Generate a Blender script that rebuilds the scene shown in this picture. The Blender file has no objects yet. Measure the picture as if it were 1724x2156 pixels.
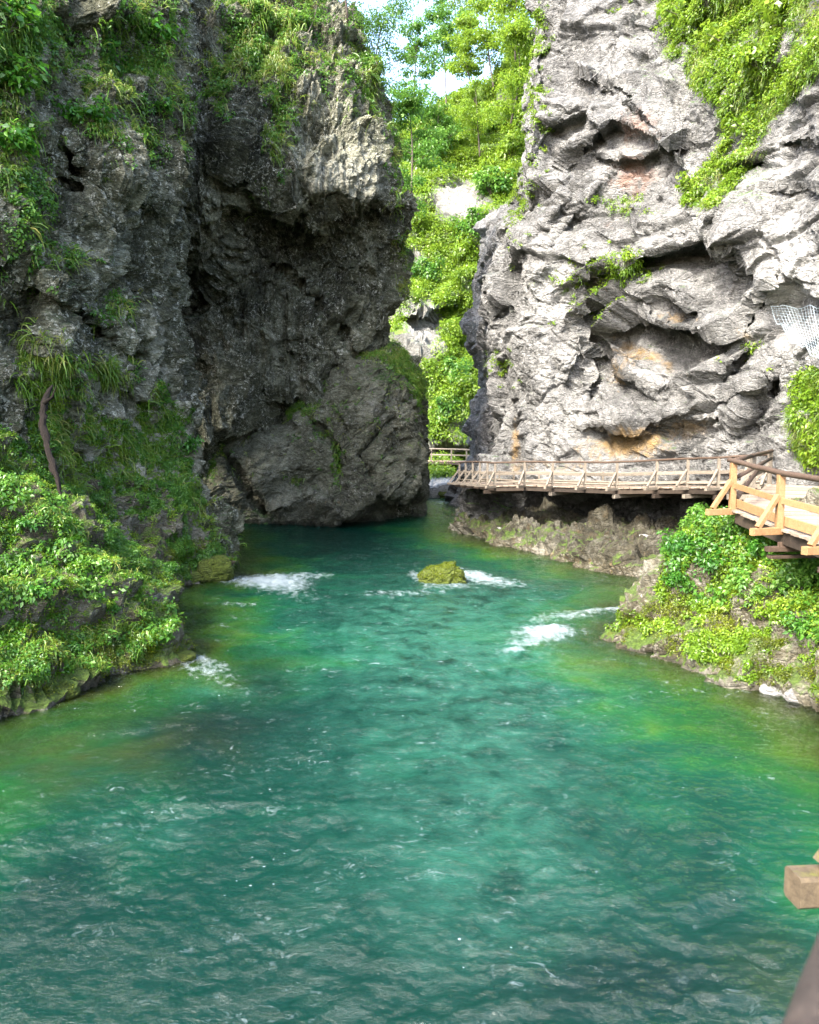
import bpy, math, random
import numpy as np
from mathutils import Vector, Matrix
S = bpy.context.scene
COL = S.collection
# ------------------------------------------------------------------ camera
F, CX, CY = 1677.0, 862.0, 1078.0          # measured on a 1724 x 2156 view of the photograph
PITCH = math.atan(158.0 / F)
CAM = np.array([0.0, 0.0, 5.0])
cd = bpy.data.cameras.new('camera'); cam = bpy.data.objects.new('camera', cd); COL.objects.link(cam)
cam.location = CAM; cam.rotation_euler = (math.pi/2 - PITCH, 0, 0)
cd.sensor_fit = 'VERTICAL'; cd.sensor_height = 36.0; cd.lens = 36.0 * F / 2156.0
cd.dof.use_dof = True; cd.dof.focus_distance = 30.0; cd.dof.aperture_fstop = 5.6; cd.clip_start = 0.05; cd.clip_end = 1500
S.camera = cam
# ------------------------------------------------------------------ light
SUN_DIR = Vector((-0.47, -0.55, 0.69)).normalized()     # towards the sun
el = math.asin(SUN_DIR.z); az = math.atan2(SUN_DIR.x, SUN_DIR.y)
w = bpy.data.worlds.new('World'); S.world = w; w.use_nodes = True
nt = w.node_tree; bg = nt.nodes['Background']
sky = nt.nodes.new('ShaderNodeTexSky'); sky.sky_type = 'NISHITA'; sky.sun_disc = False
sky.sun_elevation = el; sky.sun_rotation = az; sky.altitude = 600; sky.air_density = 1.0
sky.dust_density = 5.0; sky.ozone_density = 0.8
nt.links.new(sky.outputs[0], bg.inputs[0]); bg.inputs[1].default_value = 0.15
sl = bpy.data.lights.new('sun', 'SUN'); sl.energy = 2.0; sl.angle = math.radians(20); sl.color = (1.0, 0.95, 0.86)
so = bpy.data.objects.new('sun', sl); COL.objects.link(so)
so.rotation_euler = SUN_DIR.to_track_quat('Z', 'Y').to_euler(); so.location = (-30, 0, 60)
S.view_settings.view_transform = 'Standard'; S.view_settings.look = 'None'
S.view_settings.exposure = 3.25; S.view_settings.gamma = 1.0
try:
    S.cycles.max_bounces = 6; S.cycles.transparent_max_bounces = 8
    S.cycles.diffuse_bounces = 3; S.cycles.glossy_bounces = 3
    S.cycles.caustics_reflective = False; S.cycles.caustics_refractive = False
except Exception: pass

# ------------------------------------------------------------------ maths
cp, sp_ = math.cos(PITCH), math.sin(PITCH)
def raydir(px, py):
    a = (np.asarray(px, float) - CX) / F; b = (CY - np.asarray(py, float)) / F
    a, b = np.broadcast_arrays(a, b)
    return np.stack([a, cp + b*sp_, -sp_ + b*cp], -1)
def P(px, py, d):
    r = raydir(px, py); d = np.asarray(d, float)
    return CAM + r / r[..., 1:2] * d[..., None]
def W(px, py, z=0.0):
    r = raydir(px, py); return CAM + r * ((z - CAM[2]) / r[..., 2:3])
def proj(p):
    q = p - CAM; f = q[..., 1]*cp - q[..., 2]*sp_; u = q[..., 1]*sp_ + q[..., 2]*cp
    f = np.where(np.abs(f) < 1e-3, 1e-3, f)
    return CX + q[..., 0]/f*F, CY - u/f*F
def hash3(i, j, k, s=0):
    h = (i.astype(np.int64)*374761393 + j.astype(np.int64)*668265263 + k.astype(np.int64)*2147483647 + s*974634777) & 0xffffffff
    h = ((h ^ (h >> 13)) * 1274126177) & 0xffffffff
    h = ((h ^ (h >> 16)) * 2246822519) & 0xffffffff
    return (h ^ (h >> 15)) & 0xffffffff
def perlin(p, seed=0):
    p = np.asarray(p, float); i = np.floor(p).astype(np.int64); f = p - i
    u = f*f*f*(f*(f*6-15)+10); out = 0
    for dx in (0, 1):
        for dy in (0, 1):
            for dz in (0, 1):
                h = hash3(i[..., 0]+dx, i[..., 1]+dy, i[..., 2]+dz, seed)
                g = ((h & 1023)/511.5-1)*(f[..., 0]-dx) + (((h >> 10) & 1023)/511.5-1)*(f[..., 1]-dy) + (((h >> 20) & 1023)/511.5-1)*(f[..., 2]-dz)
                wx = u[..., 0] if dx else 1-u[..., 0]; wy = u[..., 1] if dy else 1-u[..., 1]; wz = u[..., 2] if dz else 1-u[..., 2]
                out = out + g*wx*wy*wz
    return out * 1.3
def fbm(p, oct=4, seed=0, gain=0.5):
    o = 0; a = 1.0; t = 0
    for k in range(oct):
        o = o + a*perlin(p*(2.03**k) + 7.7*k, seed+k); t += a; a *= gain
    return o
def ridged(p, oct=4, seed=0, gain=0.5):
    o = 0; a = 1.0
    for k in range(oct):
        o = o + a*(0.5-np.abs(perlin(p*(2.03**k)+3.1*k, seed+k))*1.6); a *= gain
    return o
def blocks(p, seed=0, tilt=1.2):
    # each cell of a jittered lattice is a tilted facet: cracked, blocky rock
    b = np.floor(p - 0.5).astype(np.int64)
    best = np.full(p.shape[:-1], 1e9); val = np.zeros(p.shape[:-1]); sec = np.full(p.shape[:-1], 1e9); val2 = np.zeros(p.shape[:-1])
    for dx in (0, 1):
        for dy in (0, 1):
            for dz in (0, 1):
                c = b + np.array([dx, dy, dz]); h = hash3(c[..., 0], c[..., 1], c[..., 2], seed); h2 = hash3(c[..., 0], c[..., 1], c[..., 2], seed+55)
                jx = ((h & 1023)/1023)*.8+.1; jy = (((h >> 10) & 1023)/1023)*.8+.1; jz = (((h >> 20) & 1023)/1023)*.8+.1
                rx = p[..., 0]-c[..., 0]-jx; ry = p[..., 1]-c[..., 1]-jy; rz = p[..., 2]-c[..., 2]-jz
                d = rx*rx+ry*ry+rz*rz
                v = ((h2 & 1023)/511.5-1)*.6 + tilt*(rx*(((h2 >> 5) & 511)/255.5-1) + ry*(((h2 >> 14) & 511)/255.5-1) + rz*(((h2 >> 22) & 511)/255.5-1))
                m = d < best
                m2 = (~m) & (d < sec)
                val2 = np.where(m, val, np.where(m2, v, val2)); sec = np.where(m, best, np.where(m2, d, sec)); best = np.where(m, d, best); val = np.where(m, v, val)
    edge = np.sqrt(sec) - np.sqrt(best)
    crack = -np.exp(-(edge/0.05)**2)
    t = np.clip(edge/.14, 0, 1)*.5+.5; t = np.where(sec > 1e8, 1, t)
    return val*t+val2*(1-t), crack
def bedframe(dip, strike=0.0, thin=0.55):
    # rotation that lays strata at a dip (deg, in the picture plane), squeezed across the bed
    R = np.array(Matrix.Rotation(math.radians(dip), 3, 'Y') @ Matrix.Rotation(math.radians(strike), 3, 'Z'))
    R[2] = R[2] / thin
    return R
def rockdisp(p, R, amp=1.0, scale=1.0, seed=0, small=1.0, vert=0.0):
    q = p @ R.T / scale
    wq = q + 0.22*np.stack([fbm(q*.5, 2, seed+1), fbm(q*.5+9, 2, seed+2), fbm(q*.5+21, 2, seed+3)], -1)*1.5
    d = 0.55*fbm(q*0.14, 3, seed)
    for s, a, t in ((3.4, .62, 1.3), (1.3, .24*(.45+.5*small), 1.4), (.5, .075*small, 1.3)):
        v, c = blocks(wq/s, seed+int(s*10), t); d = d + a*v + a*.35*c
    d = d + .10*fbm(wq*1.3, 3, seed+9, .6) + 0.07*small*ridged(q*2.4, 4, seed+12, .62)
    d = d*scale
    if vert: d = d + vert*ridged(p*np.array([.55, .55, .09]), 3, seed+40, .55) + vert*.35*ridged(p*np.array([2.2, 2.2, .3])+5, 3, seed+44, .6)
    return d*amp

# ------------------------------------------------------------------ objects
def mkobj(name, me, mat=None, parent=None):
    o = bpy.data.objects.new(name, me); COL.objects.link(o)
    if mat is not None and me is not None: me.materials.append(mat)
    if parent is not None: o.parent = parent
    return o
def tag(o, label=None, cat=None, group=None, kind=None):
    if label: o['label'] = label
    if cat: o['category'] = cat
    if group: o['group'] = group
    if kind: o['kind'] = kind
    return o
def mesh_np(name, v, faces, attrs=None, smooth=False):
    # faces: (M,k) array or list of such arrays
    if not isinstance(faces, list): faces = [faces]
    me = bpy.data.meshes.new(name); v = np.asarray(v, np.float32).reshape(-1, 3)
    me.vertices.add(len(v)); me.vertices.foreach_set('co', v.ravel())
    nl = sum(f.size for f in faces); npl = sum(len(f) for f in faces)
    me.loops.add(nl); me.polygons.add(npl)
    li = np.concatenate([f.ravel() for f in faces]).astype(np.int32)
    tot = np.concatenate([np.full(len(f), f.shape[1], np.int32) for f in faces])
    st = np.concatenate([[0], np.cumsum(tot)[:-1]]).astype(np.int32)
    me.loops.foreach_set('vertex_index', li); me.polygons.foreach_set('loop_start', st)
    try: me.polygons.foreach_set('loop_total', tot)
    except Exception: pass
    me.polygons.foreach_set('use_smooth', np.full(npl, smooth, bool))
    if attrs:
        for k, a in attrs.items():
            at = me.attributes.new(k, 'FLOAT', 'POINT'); at.data.foreach_set('value', np.asarray(a, np.float32).ravel())
    me.update(calc_edges=True); me.validate()
    return me
def gridfaces(nr, nc):
    i = np.arange(nr-1)[:, None]*nc + np.arange(nc-1)[None, :]; i = i.ravel()
    return np.stack([i, i+nc, i+nc+1, i+1], -1)
def normals(g):
    du = np.gradient(g, axis=1); dv = np.gradient(g, axis=0)
    n = np.cross(dv, du); n /= np.linalg.norm(n, axis=-1, keepdims=True)+1e-9
    return n
def catmull(a, n, axis):
    a = np.moveaxis(np.asarray(a, float), axis, 0); m = len(a)
    ext = np.concatenate([[2*a[0]-a[1]], a, [2*a[-1]-a[-2]]])
    t = np.linspace(0, m-1, n); i = np.minimum(t.astype(int), m-2); f = (t-i).reshape((-1,)+(1,)*(a.ndim-1))
    p0, p1, p2, p3 = ext[i], ext[i+1], ext[i+2], ext[i+3]
    c = 0.5*(2*p1+(p2-p0)*f+(2*p0-5*p1+4*p2-p3)*f**2+(3*p1-p0-3*p2+p3)*f**3)
    l = p1+(p2-p1)*f
    return np.moveaxis(.6*c+.4*l, 0, axis)
def gauss(px, py, x, y, rx, ry, ang=0):
    a = math.radians(ang); dx = px-x; dy = py-y
    u = dx*math.cos(a)+dy*math.sin(a); v = -dx*math.sin(a)+dy*math.cos(a)
    return np.exp(-(u/rx)**2-(v/ry)**2)
def polydist(px, py, pts):
    best = np.full(px.shape, 1e9); side = np.zeros(px.shape)
    for (x0, y0), (x1, y1) in zip(pts[:-1], pts[1:]):
        dx, dy = x1-x0, y1-y0; t = np.clip(((px-x0)*dx+(py-y0)*dy)/(dx*dx+dy*dy), 0, 1)
        ex = px-x0-t*dx; ey = py-y0-t*dy; d = np.hypot(ex, ey); m = d < best
        best = np.where(m, d, best); side = np.where(m, np.where(dx*(py-y0)-dy*(px-x0) < 0, 1, -1), side)
    return best, side
def inpoly(px, py, pts):
    r = np.zeros(px.shape, bool); n = len(pts)
    for k in range(n):
        x0, y0 = pts[k]; x1, y1 = pts[(k+1) % n]
        if y0 == y1: continue
        r ^= ((y0 > py) != (y1 > py)) & (px < (x1-x0)*(py-y0)/(y1-y0)+x0)
    return r
def relief(px, py, feats):
    # rock relief: bumps, hollows, overhanging ledges and cracks, metres towards the river
    o = np.zeros(px.shape)
    for f in feats:
        if f[0] == 'g': o += f[1]*gauss(px, py, *f[2:])
        elif f[0] == 'ledge':                      # ('ledge', amount, width_up, pts): juts out above the line, undercut below
            d, s = polydist(px, py, f[3]); up = s > 0
            o += np.where(up, f[1]*np.exp(-(d/f[2])**2), f[1]*np.exp(-(d/9.)**2)*.9-f[1]*.45*np.exp(-((d-18)/22.)**2))
        elif f[0] == 'crack':
            d, s = polydist(px, py, f[3]); o -= f[1]*np.exp(-(d/f[2])**2)
    return o

def N(m, t, **kw):
    n = m.node_tree.nodes.new(t)
    for k, v in kw.items():
        if k.startswith('i_'):
            key = k[2:]; key = int(key) if key.isdigit() else key.replace('_', ' ')
            n.inputs[key].default_value = v
        else: setattr(n, k, v)
    return n
def newmat(name):
    m = bpy.data.materials.new(name); m.use_nodes = True; b = m.node_tree.nodes['Principled BSDF']
    return m, b, m.node_tree.links.new
def ramp(m, stops, interp='LINEAR'):
    r = N(m, 'ShaderNodeValToRGB'); e = r.color_ramp; e.interpolation = interp
    while len(e.elements) < len(stops): e.elements.new(.5)
    for x, (p, c) in zip(e.elements, stops): x.position = p; x.color = (*c, 1) if len(c) == 3 else c
    return r
def g1(v): return (v, v, v)
def mixc(m, L, fac, a, b):
    n = N(m, 'ShaderNodeMix', data_type='RGBA'); 
    for s, x in ((n.inputs[0], fac), (n.inputs[6], a), (n.inputs[7], b)):
        if hasattr(x, 'is_linked'): L(x, s)
        elif isinstance(x, tuple): s.default_value = (*x, 1)
        else: s.default_value = x
    return n.outputs[2]
def math_(m, L, op, a, b=None, clamp=False):
    n = N(m, 'ShaderNodeMath', operation=op, use_clamp=clamp)
    for s, x in zip(n.inputs, (a, b)):
        if x is None: continue
        if hasattr(x, 'is_linked'): L(x, s)
        else: s.default_value = x
    return n.outputs[0]
def noise(m, L, vec, scale, detail=6, rough=.6, dist=0.0):
    n = N(m, 'ShaderNodeTexNoise'); n.inputs['Scale'].default_value = scale; n.inputs['Detail'].default_value = detail
    n.inputs['Roughness'].default_value = rough; n.inputs['Distortion'].default_value = dist
    if vec is not None: L(vec, n.inputs['Vector'])
    return n.outputs['Fac']
def rock_mat(name, dark, mid, light, lichen=.5, lichc=(.55, .55, .5), mosscol=(.035, .07, .012), bump=.5, dip=20, streak=1.0, mossup=.75, palec=None):
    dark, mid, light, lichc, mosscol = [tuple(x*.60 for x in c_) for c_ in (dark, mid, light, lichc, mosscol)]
    if palec: palec = tuple(x*.68 for x in palec)
    m, b, L = newmat(name)
    geo = N(m, 'ShaderNodeNewGeometry'); pos = geo.outputs['Position']
    mp = N(m, 'ShaderNodeMapping'); mp.inputs['Rotation'].default_value = (0, math.radians(dip), 0); mp.inputs['Scale'].default_value = (1, 1, 2.2)
    L(pos, mp.inputs[0]); v = mp.outputs[0]
    n1 = noise(m, L, pos, .33, 5, .6, .4); n2 = noise(m, L, v, 1.7, 8, .7, .3); n3 = noise(m, L, v, 9, 6, .75)
    s = math_(m, L, 'ADD', math_(m, L, 'MULTIPLY', n1, .45), math_(m, L, 'MULTIPLY', n2, .4)); s = math_(m, L, 'ADD', s, math_(m, L, 'MULTIPLY', n3, .25))
    r = ramp(m, [(.40, dark), (.54, mid), (.68, light)]); L(s, r.inputs[0]); c = r.outputs[0]
    # vertical weather streaks
    ms = N(m, 'ShaderNodeMapping'); ms.inputs['Scale'].default_value = (1.6, 1.6, .16); L(pos, ms.inputs[0])
    ns = noise(m, L, ms.outputs[0], 1.2, 6, .65, .2); rs = ramp(m, [(.50, g1(0)), (.66, g1(1))]); L(ns, rs.inputs[0])
    c = mixc(m, L, math_(m, L, 'MULTIPLY', rs.outputs[0], .55*streak), c, dark)
    # pale lichen crusts
    nl = noise(m, L, pos, 5.5, 8, .8, .5); rl = ramp(m, [(.53, g1(0)), (.60, g1(1))]); L(nl, rl.inputs[0]); npch = noise(m, L, pos, .8, 5, .7, .4); rp_ = ramp(m, [(.42, g1(.15)), (.6, g1(1.25))]); L(npch, rp_.inputs[0])
    c = mixc(m, L, math_(m, L, 'MULTIPLY', math_(m, L, 'MULTIPLY', rl.outputs[0], rp_.outputs[0]), lichen, True), c, lichc)
    nd = noise(m, L, pos, 13, 6, .8, .2); rd = ramp(m, [(.55, g1(0)), (.62, g1(1))]); L(nd, rd.inputs[0])
    c = mixc(m, L, math_(m, L, 'MULTIPLY', rd.outputs[0], .6), c, tuple(x*.6 for x in dark))
    # mineral stains, fresh faces, damp, painted shade and painted lit rock, as attributes
    no = noise(m, L, pos, 1.6, 6, .7, .5)
    for an, colr in (('ochre', (.30, .19, .065)), ('rust', (.23, .125, .085)), ('pale', palec or tuple(min(.75, x*1.7+.06) for x in mid)), ('wet_shade', (.013, .012, .007))):
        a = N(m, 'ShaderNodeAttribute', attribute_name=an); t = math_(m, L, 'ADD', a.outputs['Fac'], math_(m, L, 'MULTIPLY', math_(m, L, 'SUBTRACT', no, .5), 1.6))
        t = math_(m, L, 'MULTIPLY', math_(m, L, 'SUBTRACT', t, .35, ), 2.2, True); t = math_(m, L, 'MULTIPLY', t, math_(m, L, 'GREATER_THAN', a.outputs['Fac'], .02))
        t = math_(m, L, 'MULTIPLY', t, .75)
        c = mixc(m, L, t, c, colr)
    # moss on ledges that face up
    sx = N(m, 'ShaderNodeSeparateXYZ'); L(geo.outputs['Normal'], sx.inputs[0])
    am = N(m, 'ShaderNodeAttribute', attribute_name='moss'); nm = noise(m, L, pos, 2.6, 7, .7)
    t = math_(m, L, 'ADD', math_(m, L, 'SUBTRACT', sx.outputs[2], mossup), math_(m, L, 'MULTIPLY', am.outputs['Fac'], 1.3))
    t = math_(m, L, 'ADD', t, math_(m, L, 'MULTIPLY', math_(m, L, 'SUBTRACT', nm, .5), 2.2)); t = math_(m, L, 'MULTIPLY', t, 2.5, True)
    mc = ramp(m, [(.35, mosscol), (.7, tuple(x*2.6 for x in mosscol))]); L(noise(m, L, pos, 14, 4, .7), mc.inputs[0])
    c = mixc(m, L, math_(m, L, 'MULTIPLY', t, .9), c, mc.outputs[0])
    L(c, b.inputs['Base Color']); b.inputs['Roughness'].default_value = .85
    b.inputs['Specular IOR Level'].default_value = .25
    h = math_(m, L, 'ADD', math_(m, L, 'MULTIPLY', noise(m, L, v, 3.5, 9, .72, .3), 1.0), math_(m, L, 'MULTIPLY', noise(m, L, pos, 16, 5, .7), .3))
    vo = N(m, 'ShaderNodeTexVoronoi', feature='DISTANCE_TO_EDGE'); vo.inputs['Scale'].default_value = 2.3
    mw = N(m, 'ShaderNodeMix', data_type='VECTOR'); mw.inputs[0].default_value = .12; L(v, mw.inputs[4])
    nn = N(m, 'ShaderNodeTexNoise'); nn.inputs['Scale'].default_value = 2.; L(pos, nn.inputs['Vector']); L(nn.outputs['Color'], mw.inputs[5]); L(mw.outputs[1], vo.inputs['Vector'])
    rv = ramp(m, [(0, g1(0)), (.10, g1(1))]); L(vo.outputs['Distance'], rv.inputs[0])
    h = math_(m, L, 'ADD', h, math_(m, L, 'MULTIPLY', rv.outputs[0], .18))
    bp = N(m, 'ShaderNodeBump'); bp.inputs['Strength'].default_value = bump; bp.inputs['Distance'].default_value = .35
    L(h, bp.inputs['Height']); L(bp.outputs[0], b.inputs['Normal'])
    return m
def leaf_mat(name, c0, c1, c2, trans=.45):
    c0, c1, c2 = [tuple(x*.58 for x in c_) for c_ in (c0, c1, c2)]; m, b, L = newmat(name); nt = m.node_tree; nt.nodes.remove(b); out = nt.nodes['Material Output']
    geo = N(m, 'ShaderNodeNewGeometry'); n = noise(m, L, geo.outputs['Position'], .55, 3, .6)
    t = math_(m, L, 'ADD', math_(m, L, 'MULTIPLY', geo.outputs['Random Per Island'], .65), math_(m, L, 'MULTIPLY', math_(m, L, 'SUBTRACT', n, .5), 1.6)); t = math_(m, L, 'ADD', t, .15)
    r = ramp(m, [(.0, c0), (.5, c1), (1, c2)]); L(t, r.inputs[0])
    d = N(m, 'ShaderNodeBsdfDiffuse'); L(r.outputs[0], d.inputs[0]); tr = N(m, 'ShaderNodeBsdfTranslucent')
    tc = mixc(m, L, .5, r.outputs[0], tuple(min(1, x*1.5) for x in c2)); L(tc, tr.inputs[0])
    mx = N(m, 'ShaderNodeMixShader'); mx.inputs[0].default_value = trans; L(d.outputs[0], mx.inputs[1]); L(tr.outputs[0], mx.inputs[2])
    gl = N(m, 'ShaderNodeBsdfGlossy'); gl.inputs['Roughness'].default_value = .35; gl.inputs['Color'].default_value = (.9, .9, .9, 1)
    m2 = N(m, 'ShaderNodeMixShader'); m2.inputs[0].default_value = .02; L(mx.outputs[0], m2.inputs[1]); L(gl.outputs[0], m2.inputs[2])
    L(m2.outputs[0], out.inputs[0]); return m
def wood_mat(name, a, b_, rough=.75, mossy=0.0):
    a, b_ = [tuple(x*.62 for x in c_) for c_ in (a, b_)]; m, b, L = newmat(name); tc = N(m, 'ShaderNodeTexCoord'); geo = N(m, 'ShaderNodeNewGeometry')
    mp = N(m, 'ShaderNodeMapping'); mp.inputs['Scale'].default_value = (9, 9, 9); L(geo.outputs['Position'], mp.inputs[0])
    n = noise(m, L, mp.outputs[0], 1.0, 8, .75, 1.2); mg = N(m, 'ShaderNodeMapping'); mg.inputs['Scale'].default_value = (60, 14, 60); L(geo.outputs['Position'], mg.inputs[0]); n = math_(m, L, 'ADD', math_(m, L, 'MULTIPLY', n, .6), math_(m, L, 'MULTIPLY', noise(m, L, mg.outputs[0], 1.0, 5, .8, .6), .4)); n = math_(m, L, 'ADD', math_(m, L, 'MULTIPLY', math_(m, L, 'SUBTRACT', n, .5), 2.0), .5); isl = geo.outputs['Random Per Island']
    t = math_(m, L, 'ADD', math_(m, L, 'MULTIPLY', n, .8), math_(m, L, 'MULTIPLY', isl, .35)); r = ramp(m, [(.3, a), (.85, b_)]); L(t, r.inputs[0]); c = r.outputs[0]
    if mossy:
        nm = noise(m, L, geo.outputs['Position'], 7, 6, .7); sx = N(m, 'ShaderNodeSeparateXYZ'); L(geo.outputs['Normal'], sx.inputs[0])
        t = math_(m, L, 'MULTIPLY', math_(m, L, 'SUBTRACT', math_(m, L, 'ADD', nm, math_(m, L, 'MULTIPLY', sx.outputs[2], .25)), .78-mossy), 6, True)
        c = mixc(m, L, t, c, (.09, .10, .008))
    L(c, b.inputs['Base Color']); b.inputs['Roughness'].default_value = rough; b.inputs['Specular IOR Level'].default_value = .25
    bp = N(m, 'ShaderNodeBump'); bp.inputs['Strength'].default_value = .4; bp.inputs['Distance'].default_value = .02
    L(n, bp.inputs['Height']); L(bp.outputs[0], b.inputs['Normal']); return m

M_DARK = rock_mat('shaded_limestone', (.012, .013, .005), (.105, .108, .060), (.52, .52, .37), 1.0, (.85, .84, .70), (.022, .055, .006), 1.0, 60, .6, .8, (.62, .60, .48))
M_BOULDER = rock_mat('grey_limestone', (.028, .028, .016), (.14, .14, .09), (.40, .395, .29), .6, (.50, .49, .42), (.025, .06, .007), .9, 40, .6, .8, (.34, .33, .29))
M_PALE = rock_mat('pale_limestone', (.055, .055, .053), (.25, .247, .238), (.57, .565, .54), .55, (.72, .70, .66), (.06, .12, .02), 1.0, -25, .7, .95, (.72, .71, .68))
M_FAR = rock_mat('distant_limestone', (.10, .10, .09), (.25, .245, .22), (.42, .41, .37), .4, (.5, .49, .44), (.08, .14, .015), .8, -20, .4, .45)
M_BANK = rock_mat('bank_soil', (.035, .028, .014), (.12, .105, .065), (.42, .40, .33), .5, (.52, .49, .42), (.05, .085, .010), .8, 20, .3, .55)
M_MOSSROCK = rock_mat('mossy_stone', (.03, .03, .012), (.10, .10, .04), (.3, .3, .22), .15, (.4, .4, .3), (.055, .075, .006), .8, 10, .2, -.4)
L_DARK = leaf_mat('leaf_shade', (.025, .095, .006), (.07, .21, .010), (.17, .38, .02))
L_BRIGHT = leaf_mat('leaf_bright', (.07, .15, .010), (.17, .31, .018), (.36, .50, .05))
L_FRESH = leaf_mat('leaf_fresh', (.035, .12, .016), (.09, .25, .025), (.22, .40, .06))
L_MID = leaf_mat('leaf_mid', (.02, .095, .012), (.06, .22, .02), (.15, .36, .03))
L_GRASS = leaf_mat('grass_blade', (.07, .17, .012), (.16, .33, .025), (.42, .40, .12), .4)
L_MOSS = leaf_mat('moss_tuft', (.05, .07, .005), (.12, .16, .008), (.25, .30, .015), .3)
W_OLD = wood_mat('weathered_wood', (.085, .068, .05), (.30, .255, .20))
W_RAIL = wood_mat('brown_round_wood', (.035, .021, .014), (.12, .08, .055))
W_NEW = wood_mat('fresh_larch', (.17, .085, .035), (.42, .24, .11))
W_DECK = wood_mat('grey_planks', (.17, .125, .09), (.42, .34, .265))
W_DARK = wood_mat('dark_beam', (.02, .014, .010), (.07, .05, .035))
W_MOSSY = wood_mat('mossy_beam', (.035, .024, .014), (.16, .12, .07), .8, .03)
W_NEAR = wood_mat('grey_brown_rail', (.012, .009, .007), (.085, .062, .048))
W_BARK = wood_mat('bark', (.035, .028, .02), (.16, .13, .10))
W_DEAD = wood_mat('dead_wood', (.0015, .0012, .001), (.020, .013, .008), .95)

# ------------------------------------------------------------------ river outline in plan
def wl(pts): return np.array([W(x, y)[:2] for x, y in pts])
LW = wl([(-700, 1800), (-300, 1610), (0, 1512), (130, 1468), (240, 1428), (385, 1396), (350, 1320), (308, 1258), (405, 1232), (486, 1218), (455, 1165), (440, 1120), (420, 1100)])
LW = np.vstack([[[-9.5, -8]], [[-8.6, 2]], LW[1:], [[-9.0, 50], [-6, 60], [-1, 66], [1, 90]]])
RW = wl([(1724, 1512), (1610, 1458), (1500, 1416), (1400, 1382), (1283, 1347), (1340, 1296), (1400, 1245), (1350, 1222), (1180, 1176), (1060, 1152), (962, 1121), (968, 1088), (985, 1052)])
RW = np.vstack([[[9.5, -8]], [[8.6, 6]], RW, [[6, 75], [7, 90]]])
def xl(y): return np.interp(y, LW[:, 1], LW[:, 0])
def xr(y): return np.interp(y, RW[:, 1], RW[:, 0])
def terrain_z(x, y):
    m = np.minimum(x-xl(y), xr(y)-x)                      # >0 in the river
    # smooth the margin a bit along the stream
    n = fbm(np.stack([x*.35, y*.35, 0*x], -1), 3, 5)
    bed = -np.clip(m*.42, 0, None)**.8*1.25; bed = np.maximum(bed, -2.6) + .25*n*np.clip(m, 0, 1)
    left = x < xl(y)
    sl = np.interp(y, [8, 14, 20, 24, 27, 29, 34], [1.0, 1.05, 1.25, 1.7, 2.2, 1.6, .5]); capl = np.interp(y, [10, 26, 29, 34, 60], [9, 8, 6, 1.0, 1.0])
    sr = np.interp(y, [8, 14, 19, 22, 25, 28, 32], [.75, .85, 1.25, 1.5, 1.3, .55, .35]); capr = np.interp(y, [8, 16, 22, 26, 28.5, 60, 66], [2.6, 2.9, 2.9, 1.7, .85, .6, 3.5])
    mm = np.clip(-m, 0, None); s = np.where(left, sl, sr); cap = np.where(left, capl, capr)
    bank = cap*(1-np.exp(-s*mm/cap)) + .35*np.clip(mm, 0, .25)*4*(1) 
    bank += .35*n*np.clip(mm, 0, 1.5)
    return np.where(m > 0, bed, bank)

SURF = {}
def build_grid(name, g, mat, attrs=None, smooth=False, label=None, cat=None, kind='structure', flip=False):
    f = gridfaces(*g.shape[:2])
    if flip: f = f[:, ::-1]
    o = mkobj(name, mesh_np(name, g, f, attrs, smooth), mat)
    if kind: o['kind'] = kind
    if label: tag(o, label, cat)
    return o
# banks and river bed: one sheet, finest near the camera
ys = np.concatenate([np.arange(-8, 8, .25), np.arange(8, 32, .085), np.arange(32, 70, .2), np.arange(70, 140, 1.5)])
xs = np.concatenate([np.arange(-40, -14, 1.0), np.arange(-14, 14, .085), np.arange(14, 42, 1.0)])
X, Y = np.meshgrid(xs, ys); Z = terrain_z(X, Y); g = np.stack([X, Y, Z], -1); n = -normals(g); n *= np.sign(n[..., 2:3]+1e-9)
R0 = bedframe(18, 20, .5)
dd = rockdisp(g, R0, 1.25, .62, 31, 1.4); wgt = np.clip((Z+1.0)/1.2, .35, 1)
g = g + n*(dd*wgt)[..., None]
px, py = proj(g); moss = np.where(g[..., 2] > .03, np.clip(.42-.3*np.clip(g[..., 2], 0, 4), -.1, 1), -.55)-.28*(g[..., 1] > 27)*(g[..., 0] > 0)
pale = gauss(px, py, 1650, 1470, 110, 45)*.6 + gauss(px, py, 1420, 1380, 80, 60)*.1 + gauss(px, py, 130, 1310, 180, 60)*.45 + gauss(px, py, 420, 1120, 60, 100)*.7 + gauss(px, py, 1520, 1370, 190, 40, 18)*.55
wet_shade = np.clip(1-np.abs(g[..., 2])/.25, 0, 1)*.7+.75*(g[..., 2] > .35)*(g[..., 1] > 27)*(g[..., 0] > 0)*(g[..., 1] < 60)  # damp band at the waterline; ledge under the walkway painted dark as shade
led = (g[..., 1] > 27)*(g[..., 0] > 0)*(g[..., 2] > 0)
bank = build_grid('bank', g, M_BANK, {'moss': moss+.3*((g[..., 0] < 0) & (g[..., 2] > .03)), 'pale': pale, 'ochre': .30*led, 'rust': 0*pale, 'wet_shade': wet_shade})
nrm = -normals(g); nrm *= np.sign(nrm[..., 2:3]+1e-9); SURF['bank'] = (g, nrm)

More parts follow.
